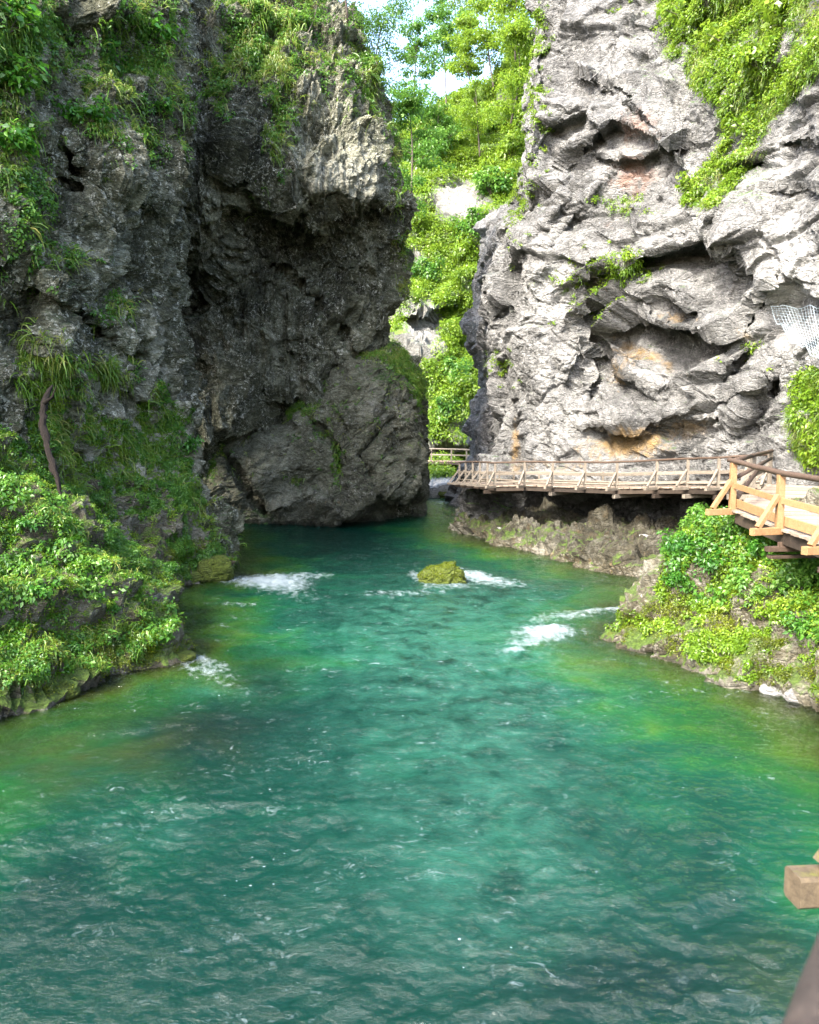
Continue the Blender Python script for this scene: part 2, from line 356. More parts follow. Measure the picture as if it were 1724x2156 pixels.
# ------------------------------------------------------------------ cliffs
def sheet(name, rows, nu, nv, feats, R, amp, scale, seed, mat, small=1.0, attr=None, smooth=False, vert=0.0, **kw):
    a = np.array(rows, float); a = catmull(a, nv, 0); a = catmull(a, nu, 1)
    px, py, d = a[..., 0], a[..., 1], a[..., 2]
    d = d - relief(px, py, feats)
    g = P(px, py, d); n = normals(g); v = CAM - g
    n *= np.sign((n*v).sum(-1).mean())
    g = g + n*rockdisp(g, R, amp, scale, seed, small, vert)[..., None]
    n = normals(g); n *= np.sign((n*(CAM-g)).sum(-1).mean())
    ppx, ppy = proj(g); at = {k: 0*ppx for k in ('ochre', 'rust', 'pale', 'moss', 'wet_shade')}
    if attr: at.update(attr(ppx, ppy, g))
    o = build_grid(name, g, mat, at, smooth, **kw); SURF[name] = (g, n); return o
# near left cliff, in front of the dark one
rows = []
for py_, e, dd_ in ((-230, 366, 6), (-140, 366, 2), (0, 368, 0), (200, 372, 0), (420, 358, 0), (600, 356, 0), (760, 362, 0), (900, 380, 0), (1020, 420, -.2), (1120, 455, -.4), (1250, 470, -.4)):
    k = max(0, (py_-600)/650.)
    rows.append([(-900, py_, 15-2.0*k+dd_*2), (-450, py_, 17.5-1.5*k+dd_*1.5), (0, py_, 23.0-2.2*k+dd_), (130, py_, 25.2-1.5*k+dd_), (250, py_, 27.3-.8*k+dd_), (e-45, py_, 29.0+dd_), (e, py_, 30.5+dd_), (e-14, py_, 33.5+dd_), (e-120, py_, 41+dd_)])
feats = [('ledge', 1.6, 120, [(-100, 470), (0, 520), (60, 560), (85, 640)]), ('crack', 2.0, 16, [(60, 560), (85, 640), (75, 720)]),
         ('g', 1.0, 130, 560, 60, 150, 10), ('g', 1.3, 260, 330, 90, 160, 0), ('crack', 1.3, 16, [(120, 370), (215, 420), (225, 520)]),
         ('ledge', 1.2, 90, [(150, 330), (270, 400), (350, 430)]), ('ledge', 1.4, 90, [(110, 600), (230, 700), (300, 740)]),
         ('g', -1.2, 240, 540, 40, 130, 15), ('crack', 1.0, 14, [(30, 90), (140, 330), (160, 420)]), ('g', 1.2, 120, 700, 60, 120, -20), ('ledge', 1.0, 60, [(200, 760), (300, 820), (360, 860)])]
def at_l(px, py, g):
    return {'moss': .25*gauss(px, py, 60, 300, 120, 300)+.25*np.clip((py-850)/300, 0, 1), 'pale': .35*gauss(px, py, 280, 300, 60, 200)+.35*gauss(px, py, 330, 700, 30, 120)+.7*gauss(px, py, 300, 980, 220, 220)}
feats = [tuple([f[0], f[1]*.6]+list(f[2:])) for f in feats]
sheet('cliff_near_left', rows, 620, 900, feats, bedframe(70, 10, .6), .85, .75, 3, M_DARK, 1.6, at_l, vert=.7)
# dark overhanging cliff behind it
def interp(y, pts): return float(np.interp(y, [p[0] for p in pts], [p[1] for p in pts]))
SILC = [(-260, 560), (-150, 600), (-60, 650), (0, 677), (26, 711), (47, 737), (78, 757), (130, 768), (171, 792), (218, 822), (270, 838), (337, 840), (415, 849), (467, 853), (520, 853), (571, 845), (623, 840), (727, 843), (800, 860), (980, 870), (1150, 870)]
rows = []
for py_ in (-230, -140, -50, 20, 60, 110, 170, 230, 300, 400, 500, 600, 700, 800, 900, 1000, 1150):
    e = interp(py_, SILC)-22; t = interp(py_, [(-230, 10), (-100, 5), (60, 2), (200, 0), (420, -1), (520, 1.5), (700, 3), (1150, 3.2)])
    rows.append([(120, py_, 38+t), (300, py_, 41.5+t), (420, py_, 44+t), (520, py_, 45+t), (620, py_, 46+t*.8), (e-90, py_, 46.8+t*.7), (e-25, py_, 48.3+t*.5), (e, py_, 50.5), (e-8, py_, 55), (e-140, py_, 66)])
feats = [('crack', 2.4, 11, [(470, 180), (478, 360), (500, 420), (470, 540), (420, 640), (385, 720)]), ('g', -2.5, 400, 640, 60, 160, 20), ('g', 1.6, 440, 560, 60, 130, 20),
         ('ledge', 2.2, 160, [(560, 380), (640, 440), (680, 455), (740, 420), (860, 430)]), ('g', 1.5, 720, 200, 120, 160, 0), ('g', 1.8, 480, 300, 50, 200, 5),
         ('g', -1.6, 720, 560, 110, 70, 0), ('g', 1.8, 620, 680, 90, 80, -30), ('ledge', 1.8, 90, [(500, 790), (600, 830), (650, 830), (720, 760)]), ('g', 2.2, 430, 830, 60, 90, 0), ('ledge', 2.0, 80, [(375, 900), (430, 925), (500, 870)]),
         ('g', -1.8, 560, 150, 30, 180, -10), ('crack', 2.2, 12, [(575, 560), (650, 620), (720, 700), (740, 740)])]
def at_c(px, py, g):
    return {'moss': .3*gauss(px, py, 560, 100, 90, 200)+.15*gauss(px, py, 700, 100, 120, 120), 'pale': .45*gauss(px, py, 710, 190, 130, 170)+.6*gauss(px, py, 740, 380, 110, 70)+.3*gauss(px, py, 420, 200, 60, 100)+.25*gauss(px, py, 600, 690, 90, 50)+.2*gauss(px, py, 790, 660, 60, 60),  # upper lump painted paler, as if brightly lit
            'wet_shade': .6*gauss(px, py, 400, 680, 60, 220)+.42*gauss(px, py, 700, 530, 140, 70)+.45*gauss(px, py, 540, 540, 90, 160)}  # shade of the recesses put into the rock colour
feats = [tuple([f[0], f[1]*(.85 if f[0] == 'ledge' else .65)]+list(f[2:])) for f in feats]
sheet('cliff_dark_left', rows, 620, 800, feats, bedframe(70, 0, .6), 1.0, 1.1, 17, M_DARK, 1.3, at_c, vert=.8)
# right wall
SILR = [(-260, 1125), (0, 1122), (100, 1116), (200, 1112), (270, 1108), (330, 1100), (400, 1088), (440, 1078), (480, 1032), (540, 1020), (600, 1024), (640, 1002), (700, 1000), (740, 1010), (790, 1026), (850, 1034), (900, 1020), (970, 1012), (1028, 978), (1060, 972), (1122, 960), (1180, 950)]
rows = []
for py_ in (-230, -120, 0, 120, 230, 330, 430, 480, 540, 620, 700, 790, 880, 960, 1015, 1030, 1060, 1100, 1150, 1230):
    e = interp(py_, SILR)+interp(py_, [(-230, 75), (200, 60), (450, 45), (700, 36), (950, 30), (1020, 18), (1230, 8)]); t = interp(py_, [(-230, 6), (0, 3), (300, 1), (480, 0), (1000, 0), (1180, 0)])
    uc = interp(py_, [(1015, 0), (1032, 2.6), (1065, 2.9), (1110, 1.2), (1160, -1.2), (1230, -2.6)])      # undercut below the walkway, then the ledge
    uc2 = interp(py_, [(1015, 0), (1032, .5), (1120, .2), (1230, -.3)])
    rows.append([(e-60, py_, 66), (e-4, py_, 52+t), (e, py_, 46+t), (e+22, py_, 43.6+t+uc2), (1115, py_, 40.5+t+uc*.6), (1220, py_, 38.2+t+uc), (1320, py_, 36.3+t+uc), (1420, py_, 34+t+uc), (1520, py_, 31.4+t*.8+uc), (1620, py_, 29.2+t*.6+uc), (1720, py_, 26.5+t*.5+uc*.5), (1900, py_, 22.5), (2300, py_, 17)])
feats = [('g', -1.9, 1180, 300, 48, 75, 35), ('ledge', 1.0, 40, [(1110, 345), (1160, 270), (1235, 235), (1250, 260)]), ('g', -2.0, 1105, 465, 55, 36, -30), ('ledge', .9, 35, [(1060, 440), (1120, 400), (1180, 390)]),
         ('g', 1.4, 1150, 460, 14, 120, 42), ('g', 1.0, 1250, 400, 16, 100, 35), ('g', -.9, 1200, 480, 12, 90, 40), ('g', 1.2, 1130, 560, 30, 60, 40),
         ('ledge', 1.8, 60, [(1235, 300), (1290, 250), (1380, 290), (1410, 330)]), ('ledge', 1.3, 40, [(1250, 170), (1320, 190), (1350, 230)]), ('ledge', 1.1, 30, [(1270, 330), (1340, 335), (1400, 310)]),
         ('ledge', 2.4, 90, [(1300, 560), (1350, 540), (1440, 520), (1540, 500), (1570, 540)]), ('g', -1.6, 1510, 520, 45, 40, 0), ('ledge', 1.4, 50, [(1260, 640), (1320, 600), (1420, 640)]), ('g', 1.4, 1420, 600, 60, 30, 20),
         ('ledge', 2.0, 60, [(1400, 690), (1480, 700), (1540, 690), (1600, 620)]), ('g', -1.5, 1570, 610, 30, 70, 20), ('ledge', 1.5, 45, [(1290, 690), (1330, 660), (1400, 700)]),
         ('ledge', 1.5, 50, [(1300, 770), (1380, 810), (1450, 830), (1530, 770)]), ('ledge', 1.3, 40, [(1270, 890), (1350, 880), (1410, 890), (1500, 880)]), ('ledge', 1.3, 45, [(1430, 870), (1520, 830), (1600, 800)]),
         ('g', -2.2, 1635, 850, 34, 65, 10), ('g', 1.2, 1580, 830, 20, 80, 30), ('g', .9, 1130, 800, 60, 160, 15), ('g', -.7, 1230, 780, 20, 100, 25), ('g', -1.2, 1320, 930, 70, 35, 5), ('crack', 1.0, 9, [(1080, 900), (1060, 760), (1060, 660)]), ('crack', .9, 8, [(1240, 870), (1260, 780), (1240, 640), (1245, 560)]),
         ('g', -1.0, 1050, 740, 12, 80, 0), ('g', -1.2, 1040, 920, 16, 60, 0), ('ledge', 1.0, 60, [(1600, 330), (1680, 290), (1760, 300)]), ('ledge', .8, 40, [(1600, 400), (1680, 380), (1760, 390)]),
         ('crack', 1.2, 10, [(1130, 1040), (1110, 1100)]), ('g', 1.0, 1350, 1150, 80, 18, -5), ('g', .8, 1130, 1130, 60, 20, -30)]
def at_r(px, py, g):
    G = lambda *a: gauss(px, py, *a)
    shade_wet = .8*np.clip((2.9-g[..., 2])/.4, 0, 1)*np.clip(g[..., 2]/.8-.3, 0, 1)*(px < 1600) + .85*np.clip(1-g[..., 2]/.5, 0, 1)  # shade below the deck painted into the colour, plus the damp waterline
    return {'ochre': .9*G(1320, 935, 90, 34)+.75*G(1085, 930, 10, 50)+.6*G(1360, 750, 80, 25, 20)+.55*G(1570, 715, 30, 18)+.5*G(1420, 670, 50, 20)+.5*G(1450, 900, 60, 30)+.45*G(1260, 600, 20, 60)+.4*G(1150, 985, 100, 30)+.35*G(1300, 1130, 200, 40)+.5*G(1300, 790, 30, 40),
            'rust': .75*G(1330, 370, 60, 50)+.6*G(1340, 260, 50, 50)+.3*G(1290, 480, 40, 40), 'pale': .8*G(1660, 600, 90, 200)+.5*G(1160, 700, 50, 250, 10)+.55*G(1440, 370, 80, 60)+.45*G(1650, 330, 60, 60)+.4*G(1500, 930, 120, 40)+.8*G(1350, 1165, 70, 22),
            'moss': .55*G(1500, 100, 160, 140)+.5*G(1560, 300, 60, 140)+.45*G(1700, 850, 50, 120)+.9*np.clip((py-1120)/60, 0, 1)*(px > 1000)+.25*G(1050, 1080, 60, 80), 'wet_shade': shade_wet}
feats = [tuple([f[0], f[1]*(.6 if f[0] == 'ledge' else .85)]+list(f[2:])) for f in feats]
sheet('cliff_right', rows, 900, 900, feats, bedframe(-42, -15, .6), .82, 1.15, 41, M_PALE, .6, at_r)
# distant slope at the end of the gorge
rows = []
for py_, xx, d0 in ((60, 0, 150), (150, 0, 138), (260, 0, 128), (380, 0, 116), (480, 0, 108), (600, 0, 100), (640, 0, 98), (760, 0, 92), (880, 0, 90), (960, 0, 90), (1012, 0, 86), (1030, 0, 80), (1045, 0, 69), (1052, 0, 66)):
    if d0 > 92: rows.append([(500, py_, d0+10), (700, py_, d0+6), (820, py_, d0+2), (880, py_, d0), (950, py_, d0+1), (1010, py_, d0-3), (1080, py_, d0-8), (1200, py_, d0-16), (1500, py_, d0-22)])
    else: rows.append([(760, py_, d0+6), (800, py_, d0+3), (840, py_, d0+1), (880, py_, d0), (930, py_, d0), (970, py_, d0), (1010, py_, d0), (1035, py_, d0+2), (1060, py_, d0+6)])
rows[0] = [(500, 330, 175), (700, 300, 165), (820, 268, 155), (880, 250, 150), (950, 225, 148), (1010, 185, 146), (1080, 100, 140), (1200, 20, 130), (1500, -60, 120)]
rows[1] = [(500, 360, 150), (700, 330, 146), (820, 300, 140), (880, 285, 138), (950, 262, 136), (1010, 230, 134), (1080, 160, 128), (1200, 100, 118), (1500, 20, 108)]
feats = [('ledge', 4, 40, [(850, 650), (900, 660), (940, 640)]), ('ledge', 4, 30, [(850, 740), (890, 760), (930, 740)]), ('g', 5, 960, 430, 60, 60, 0), ('ledge', 4, 30, [(880, 940), (950, 930), (1010, 935)]), ('g', 6, 960, 850, 50, 80, 0)]
def at_f(px, py, g):
    G = lambda *a: gauss(px, py, *a)
    rk = G(965, 420, 60, 50)+G(890, 690, 50, 70)+G(960, 935, 80, 14)+G(880, 520, 30, 60)*.6+1.0*(py > 1005)
    return {'moss': np.clip(.8-1.4*rk, -1, 1), 'pale': .4*(py > 1005)+.5*rk}
sheet('slope_far', rows, 300, 460, feats, bedframe(-20, 0, .6), 1.1, 2.4, 71, M_FAR, 1.0, at_f)

# ------------------------------------------------------------------ rocks as things
def rock_mesh(name, c, r, seed, n=70, R=None, amp=.25, scale=None, attr=None, squash=None, power=1.0):
    u = np.linspace(0, 2*np.pi, n*2+1); v = np.linspace(0, np.pi, n)
    V, U = np.meshgrid(v, u, indexing='ij'); d = np.stack([np.sin(V)*np.cos(U), np.sin(V)*np.sin(U), np.cos(V)], -1)
    if power != 1.0: d = np.sign(d)*np.abs(d)**power
    rr = np.array(r); base = d*rr; s = scale or max(r)*.5
    disp = rockdisp(base+np.array([seed*13.1, 0, 0]), np.eye(3) if R is None else R, 1.0, s, seed)
    g = np.array(c)+base*(1+amp*disp[..., None]/s); 
    g[:, -1] = g[:, 0]; g[0] = g[0].mean(0); g[-1] = g[-1].mean(0)
    at = {k: 0*g[..., 0] for k in ('ochre', 'rust', 'pale', 'moss', 'wet_shade')}
    if attr: at.update(attr(g))
    return mesh_np(name, g, gridfaces(*g.shape[:2]), at), g
# the big fallen block under the dark cliff, shaped as its own sheet closed at the back
rows = []
BTOP = [(395, 985), (440, 940), (465, 885), (500, 878), (560, 893), (600, 888), (650, 838), (700, 778), (740, 748), (800, 742), (850, 750), (880, 800), (897, 880)]
U = [395, 425, 455, 490, 540, 600, 650, 700, 750, 795, 835, 862, 879, 888]
def btop(x): return float(np.interp(x, [p[0] for p in BTOP], [p[1] for p in BTOP]))
DX = [(395, 46.5), (455, 46), (540, 45.5), (700, 45.2), (800, 46), (860, 47.5), (890, 49.5), (905, 52)]
for k, fr in enumerate((-.12, -.03, 0, .04, .12, .25, .4, .55, .7, .85, 1.0, 1.12)):
    row = []
    for x in U:
        d = float(np.interp(x, [p[0] for p in DX], [p[1] for p in DX])); top = btop(x); bot = 1122-30*max(0, (x-700)/200)
        back = {0: 14, 1: 6, 2: 3.2, 3: 1.8, 4: 1.0, 5: .5}.get(k, 0)
        yy = top + (bot-top)*max(fr, 0) + (0 if fr >= 0 else -fr*40)
        row.append((x, yy, d+back+ (.6 if fr >= .9 else 0)))
    row.insert(0, (row[0][0]-6, row[0][1]+4, row[0][2]+9)); row.append((892, row[-1][1]+6, 56)); row.append((880, row[-1][1]+10, 66))
    rows.append(row)
feats = [('crack', 1.6, 7, [(455, 930), (500, 1000), (525, 1050), (560, 1080)]), ('g', -1.5, 440, 950, 30, 50, 30), ('g', 1.0, 770, 880, 60, 130, 0), ('ledge', 1.8, 60, [(740, 1080), (800, 1040), (850, 1060), (900, 1010)]), ('g', -2.2, 850, 1070, 60, 26, -10),
         ('crack', 1.2, 7, [(780, 1000), (760, 960), (800, 900), (830, 880)]), ('crack', .8, 5, [(630, 860), (700, 930), (720, 1000)]), ('g', .8, 850, 860, 30, 60, 0), ('g', .9, 560, 1020, 50, 40, 0), ('ledge', .9, 30, [(690, 1060), (640, 1030), (600, 1045)])]
def at_b(px, py, g):
    G = lambda *a: gauss(px, py, *a)
    return {'moss': .55*G(860, 760, 40, 40)+.5*G(420, 960, 40, 60)+.3*G(820, 780, 60, 50)+.35*(g[..., 2] < .8)*(px < 600)+.15*G(660, 860, 60, 30), 'pale': .35*G(770, 850, 60, 120)+.3*G(490, 930, 25, 60)+.3*G(840, 840, 50, 60), 'ochre': .25*G(690, 1060, 120, 30), 'wet_shade': .9*np.clip(1-g[..., 2]/.6, 0, 1)}
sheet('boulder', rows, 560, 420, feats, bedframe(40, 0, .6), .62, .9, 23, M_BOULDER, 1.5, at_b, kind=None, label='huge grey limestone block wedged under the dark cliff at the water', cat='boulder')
# mossy rock in the stream
c = W(938, 1226); me, _ = rock_mesh('mossy_rock', (c[0], c[1]+.1, .05), (.92, .6, .56), 9, 80, amp=.5, scale=.42, attr=lambda g: {'moss': .9+0*g[..., 0], 'wet_shade': .8*np.clip(1-g[..., 2]/.16, 0, 1)}, power=.85)
mr_ = mkobj('mossy_rock', me, M_MOSSROCK); MRG = _; tag(mr_, 'round rock covered in yellow green moss, alone in the middle of the river', 'rock')

# ------------------------------------------------------------------ water
def wave_h(x, y, px, py):
    p = np.stack([x, y, 0*x], -1)
    wv = np.stack([fbm(p*.4, 3, 80), fbm(p*.4+5, 3, 81), 0*x], -1)
    q = p + wv*.9
    a = .55 + .5*fbm(p*.25+3, 3, 90)
    calm = np.clip(1-.8*gauss(px, py, 650, 1150, 220, 40)-.75*gauss(px, py, 1300, 1230, 200, 45)-.6*gauss(px, py, 1600, 1560, 200, 110)-.5*gauss(px, py, 80, 1600, 200, 70), .12, 1)
    st = np.array([1.0, .62, 1.0])
    q2 = p + wv*.35; st = np.array([.8, 1.0, 1.0])
    h = .06*fbm(q*.7*st, 2, 82) + .040*(ridged(q*1.1*st, 2, 83)-.4) + .030*fbm(q2*2.4*st+4, 2, 84)*(.3+a) + .020*(ridged(q2*3.6*st, 2, 85)-.4)*(.3+a) + .010*fbm(q2*7*st, 3, 86, .6)
    return h*calm*(.50+.85*a), a
c0, c1 = np.arange(-420, 2160, 2.9), None
pyl = np.concatenate([np.geomspace(1046-920+0, 1300, 560)]) + 920 + 0.0
PX, PY = np.meshgrid(c0, pyl); G = W(PX, PY); G[..., 1] = np.where(G[..., 1] > 75, 75, G[..., 1])
near = W(np.array(c0), np.full(len(c0), pyl[-1]))
x, y = G[..., 0], G[..., 1]; px, py = PX, PY
h, act = wave_h(x, y, px, py)
depth = -terrain_z(x, y)
milk_sheen = .85*gauss(px, py, 960, 1330, 330, 110)+.5*gauss(px, py, 1000, 1560, 300, 200)+.35*gauss(px, py, 1000, 1850, 300, 200)+1.3*gauss(px, py, 935, 1080, 60, 34)+.35*gauss(px, py, 420, 1450, 130, 20)+.3*gauss(px, py, 300, 1750, 120, 40)  # milky water; the sky reflection down the centre is painted in here too
milk_sheen = np.clip(milk_sheen*(.9+1.0*fbm(np.stack([x*1.5+.8*fbm(np.stack([x, y*.5, 0*x], -1)*.6, 3, 78), y*1.6, 0*x], -1), 5, 77, .7)), 0, 1)
pool = 1.2*gauss(px, py, 420, 1540, 200, 70, -10)+.9*gauss(px, py, 560, 1430, 100, 50)+.8*gauss(px, py, 1380, 1290, 160, 25)+.8*gauss(px, py, 1300, 2060, 260, 90)+.5*gauss(px, py, 100, 1850, 200, 200)+.38*gauss(px, py, 800, 2120, 900, 190)
# foam where the stream breaks
fb = [(560, 1222, 85, 11, 0, 1.0), (590, 1232, 60, 10, 4, .8), (650, 1212, 60, 7, 0, .6), (880, 1214, 26, 11, 15, .7), (1000, 1214, 60, 11, 10, .8), (950, 1236, 70, 5, 3, .5), (1150, 1330, 62, 12, 3, .95), (1180, 1300, 70, 8, -4, .45), (1300, 1284, 60, 4, -3, .6), (430, 1392, 50, 10, 10, .5), (440, 1412, 70, 12, 5, .3), (500, 1272, 60, 6, 0, .45), (800, 1250, 60, 6, 0, .4), (930, 1058, 30, 5, 0, .6), (1110, 1355, 60, 10, -20, .4), (600, 1250, 110, 18, 8, .34), (900, 1246, 90, 12, -8, .36), (1060, 1226, 80, 12, 12, .4), (1120, 1350, 100, 26, -12, .36), (450, 1425, 90, 26, 15, .22), (480, 1480, 120, 40, 20, .16), (940, 1090, 50, 30, 0, .22), (1210, 1290, 110, 14, -4, .3),
      (560, 2010, 90, 50, 20, .14), (720, 1990, 90, 40, 0, .14), (480, 2080, 160, 30, -20, .16), (1400, 1760, 60, 60, 40, .16), (1500, 1960, 120, 14, 25, .18), (880, 2100, 160, 40, 0, .12), (1000, 1800, 200, 80, 0, .08), (600, 1480, 90, 60, 20, .08)]
foam = np.zeros(x.shape)
for f in fb: foam += f[5]*gauss(px, py, f[0], f[1], f[2], f[3], f[4])
P3 = np.stack([x, y, 0*x], -1)
fn = fbm(P3*np.array([3.0, 2.2, 1])*1.6, 4, 95, .65)
foam_a = np.clip(foam*.95+fn*.45*np.clip(foam*3, 0, 1)-.06, 0, 1)
h = h + .07*np.clip(foam, 0, 1)*(1+fbm(P3*2.2, 3, 96)*1.4)*np.where(py < 1450, 1, .4)
# pillow and wake of the mossy rock
h += .06*gauss(px, py, 938, 1240, 60, 8)
G[..., 2] = h
spk = fbm(P3*np.array([2.0, 1.1, 1]), 3, 97)
silt = .8*gauss(px, py, 110, 1590, 300, 80, -4)+.4*gauss(px, py, 420, 1290, 110, 40)+.45*gauss(px, py, 1250, 1215, 220, 30)+.35*gauss(px, py, 1640, 2080, 120, 120)
wa = {'silt': silt*(.8+.9*fbm(np.stack([x, y, 0*x], -1)*1.1, 3, 60)), 'milk_sheen': milk_sheen, 'pool': pool, 'depth': depth, 'foam': foam_a, 'act': act}
wm, b, L = newmat('river_water'); ntw = wm.node_tree; ntw.nodes.remove(b); out = ntw.nodes['Material Output']
geo = N(wm, 'ShaderNodeNewGeometry'); pos = geo.outputs['Position']
ad = N(wm, 'ShaderNodeAttribute', attribute_name='depth'); af = N(wm, 'ShaderNodeAttribute', attribute_name='foam')
nz = noise(wm, L, pos, .45, 4, .55, .6)
dep = math_(wm, L, 'ADD', ad.outputs['Fac'], math_(wm, L, 'MULTIPLY', math_(wm, L, 'SUBTRACT', nz, .5), 3.2))
rc = ramp(wm, [(.0, (.040, .052, .007)), (.25, (.028, .070, .006)), (.5, (.005, .046, .009)), (.75, (.0006, .027, .013)), (1.0, (.0003, .015, .0095))]); L(math_(wm, L, 'MULTIPLY', dep, .42), rc.inputs[0])
am_ = N(wm, 'ShaderNodeAttribute', attribute_name='milk_sheen'); ap_ = N(wm, 'ShaderNodeAttribute', attribute_name='pool')
wc = mixc(wm, L, math_(wm, L, 'MULTIPLY', ap_.outputs['Fac'], .8, True), rc.outputs[0], (.0006, .006, .005))
as_ = N(wm, 'ShaderNodeAttribute', attribute_name='silt'); wc = mixc(wm, L, math_(wm, L, 'MULTIPLY', as_.outputs['Fac'], .9, True), wc, (.014, .020, .004))
wc = mixc(wm, L, math_(wm, L, 'MULTIPLY', am_.outputs['Fac'], .55, True), wc, (.022, .095, .065))
dif = N(wm, 'ShaderNodeBsdfDiffuse'); L(wc, dif.inputs[0]); upn = N(wm, 'ShaderNodeCombineXYZ'); upn.inputs[2].default_value = 1.0; L(upn.outputs[0], dif.inputs['Normal'])
tra = N(wm, 'ShaderNodeBsdfTransparent'); tra.inputs[0].default_value = (.62, .80, .50, 1)
mixb = N(wm, 'ShaderNodeMixShader'); t = math_(wm, L, 'MULTIPLY', math_(wm, L, 'ADD', ad.outputs['Fac'], .10), .62, True); L(t, mixb.inputs[0]); L(tra.outputs[0], mixb.inputs[1]); L(dif.outputs[0], mixb.inputs[2])
mpw = N(wm, 'ShaderNodeMapping'); mpw.inputs['Scale'].default_value = (.7, 1, 1); L(pos, mpw.inputs[0])
bh = math_(wm, L, 'ADD', noise(wm, L, mpw.outputs[0], 6, 8, .72, .6), math_(wm, L, 'MULTIPLY', noise(wm, L, mpw.outputs[0], 21, 4, .7, .5), .45))
bp = N(wm, 'ShaderNodeBump'); bp.inputs['Strength'].default_value = .8; bp.inputs['Distance'].default_value = .058; L(bh, bp.inputs['Height'])
gl = N(wm, 'ShaderNodeBsdfGlossy'); gl.inputs['Roughness'].default_value = .03; L(bp.outputs[0], gl.inputs['Normal'])
fr = N(wm, 'ShaderNodeFresnel'); fr.inputs['IOR'].default_value = 1.38; L(bp.outputs[0], fr.inputs['Normal'])
mixg = N(wm, 'ShaderNodeMixShader'); L(fr.outputs[0], mixg.inputs[0]); L(mixb.outputs[0], mixg.inputs[1]); L(gl.outputs[0], mixg.inputs[2])
fd = N(wm, 'ShaderNodeBsdfDiffuse'); fd.inputs[0].default_value = (.20, .235, .25, 1)
ff = math_(wm, L, 'SUBTRACT', math_(wm, L, 'ADD', math_(wm, L, 'MULTIPLY', af.outputs['Fac'], 1.15), math_(wm, L, 'MULTIPLY', math_(wm, L, 'SUBTRACT', noise(wm, L, mpw.outputs[0], 4, 10, .8, 1.2), .5), 1.5)), .26)
ff = math_(wm, L, 'MULTIPLY', ff, .8, True); ff = math_(wm, L, 'MULTIPLY', ff, math_(wm, L, 'MULTIPLY', af.outputs['Fac'], 5, True))
ff = math_(wm, L, 'MULTIPLY', ff, math_(wm, L, 'GREATER_THAN', af.outputs['Fac'], .03))
# stray bubbles carried down the stream
vb = N(wm, 'ShaderNodeTexVoronoi'); vb.inputs['Scale'].default_value = 8.0; L(mpw.outputs[0], vb.inputs['Vector'])
bub = math_(wm, L, 'LESS_THAN', vb.outputs['Distance'], .085); bub = math_(wm, L, 'MULTIPLY', bub, math_(wm, L, 'GREATER_THAN', noise(wm, L, mpw.outputs[0], 1.1, 5, .75, .8), .60))
ff = math_(wm, L, 'MAXIMUM', ff, math_(wm, L, 'MULTIPLY', bub, .8))
# painted highlights: foam-pale flecks on the broken crests
aa = N(wm, 'ShaderNodeAttribute', attribute_name='act')
fk = math_(wm, L, 'MULTIPLY', math_(wm, L, 'SUBTRACT', noise(wm, L, mpw.outputs[0], 4.5, 9, .72, 1.6), .575), 7.0, True)
fk = math_(wm, L, 'MULTIPLY', fk, math_(wm, L, 'MULTIPLY', math_(wm, L, 'SUBTRACT', math_(wm, L, 'ADD', noise(wm, L, mpw.outputs[0], .8, 4, .6, .8), math_(wm, L, 'MULTIPLY', am_.outputs['Fac'], .10)), .47), 7.0, True))
ff = math_(wm, L, 'MAXIMUM', ff, math_(wm, L, 'MULTIPLY', fk, math_(wm, L, 'MULTIPLY', aa.outputs['Fac'], .8)), True)
mixf = N(wm, 'ShaderNodeMixShader'); L(ff, mixf.inputs[0]); L(mixg.outputs[0], mixf.inputs[1]); L(fd.outputs[0], mixf.inputs[2]); L(mixf.outputs[0], out.inputs[0])
build_grid('river', G, wm, wa, True)


# ------------------------------------------------------------------ leaves, grass, trees
rng = np.random.default_rng(7)
def unit(v): return v/(np.linalg.norm(v, axis=-1, keepdims=True)+1e-9)
def leafgeo(c, n, size, width=.62, droop=.25, rand=.8, rg=rng):
    k = len(c); nn = unit(n + rand*rg.normal(size=(k, 3))*.7 + np.array([0, 0, .35]))
    t = unit(np.cross(nn, rg.normal(size=(k, 3)))); s = np.cross(nn, t); L_ = (size*rg.uniform(.6, 1.35, k))[:, None]
    dz = np.array([0, 0, -1.0])
    v = np.stack([c, c+t*L_*.45+s*L_*width*.5, c+t*L_+dz*L_*droop, c+t*L_*.45-s*L_*width*.5], 1)
    return v.reshape(-1, 3), np.arange(k*4).reshape(-1, 4)
def bladegeo(c, n, length, rg=rng, spread=.55, grav=.9, width=.035):
    k = len(c); d = unit(n*.7+np.array([0, 0, .55])+spread*rg.normal(size=(k, 3))); L_ = (length*rg.uniform(.45, 1.3, k))[:, None]
    s = unit(np.cross(d, rg.normal(size=(k, 3))))*L_*width; dz = np.array([0, 0, -1.0])
    p1 = c+d*L_*.45+dz*L_*.06*grav; p2 = c+d*L_*.8+dz*L_*.34*grav; p3 = c+d*L_*.95+dz*L_*.85*grav
    v = np.stack([c-s, c+s, p1+s, p1-s, p2+s*.7, p2-s*.7, p3], 1).reshape(-1, 3)
    b = np.arange(k)[:, None]*7
    return v, [np.concatenate([b+np.array([0, 1, 2, 3]), b+np.array([3, 2, 4, 5])]), b+np.array([5, 4, 6])]
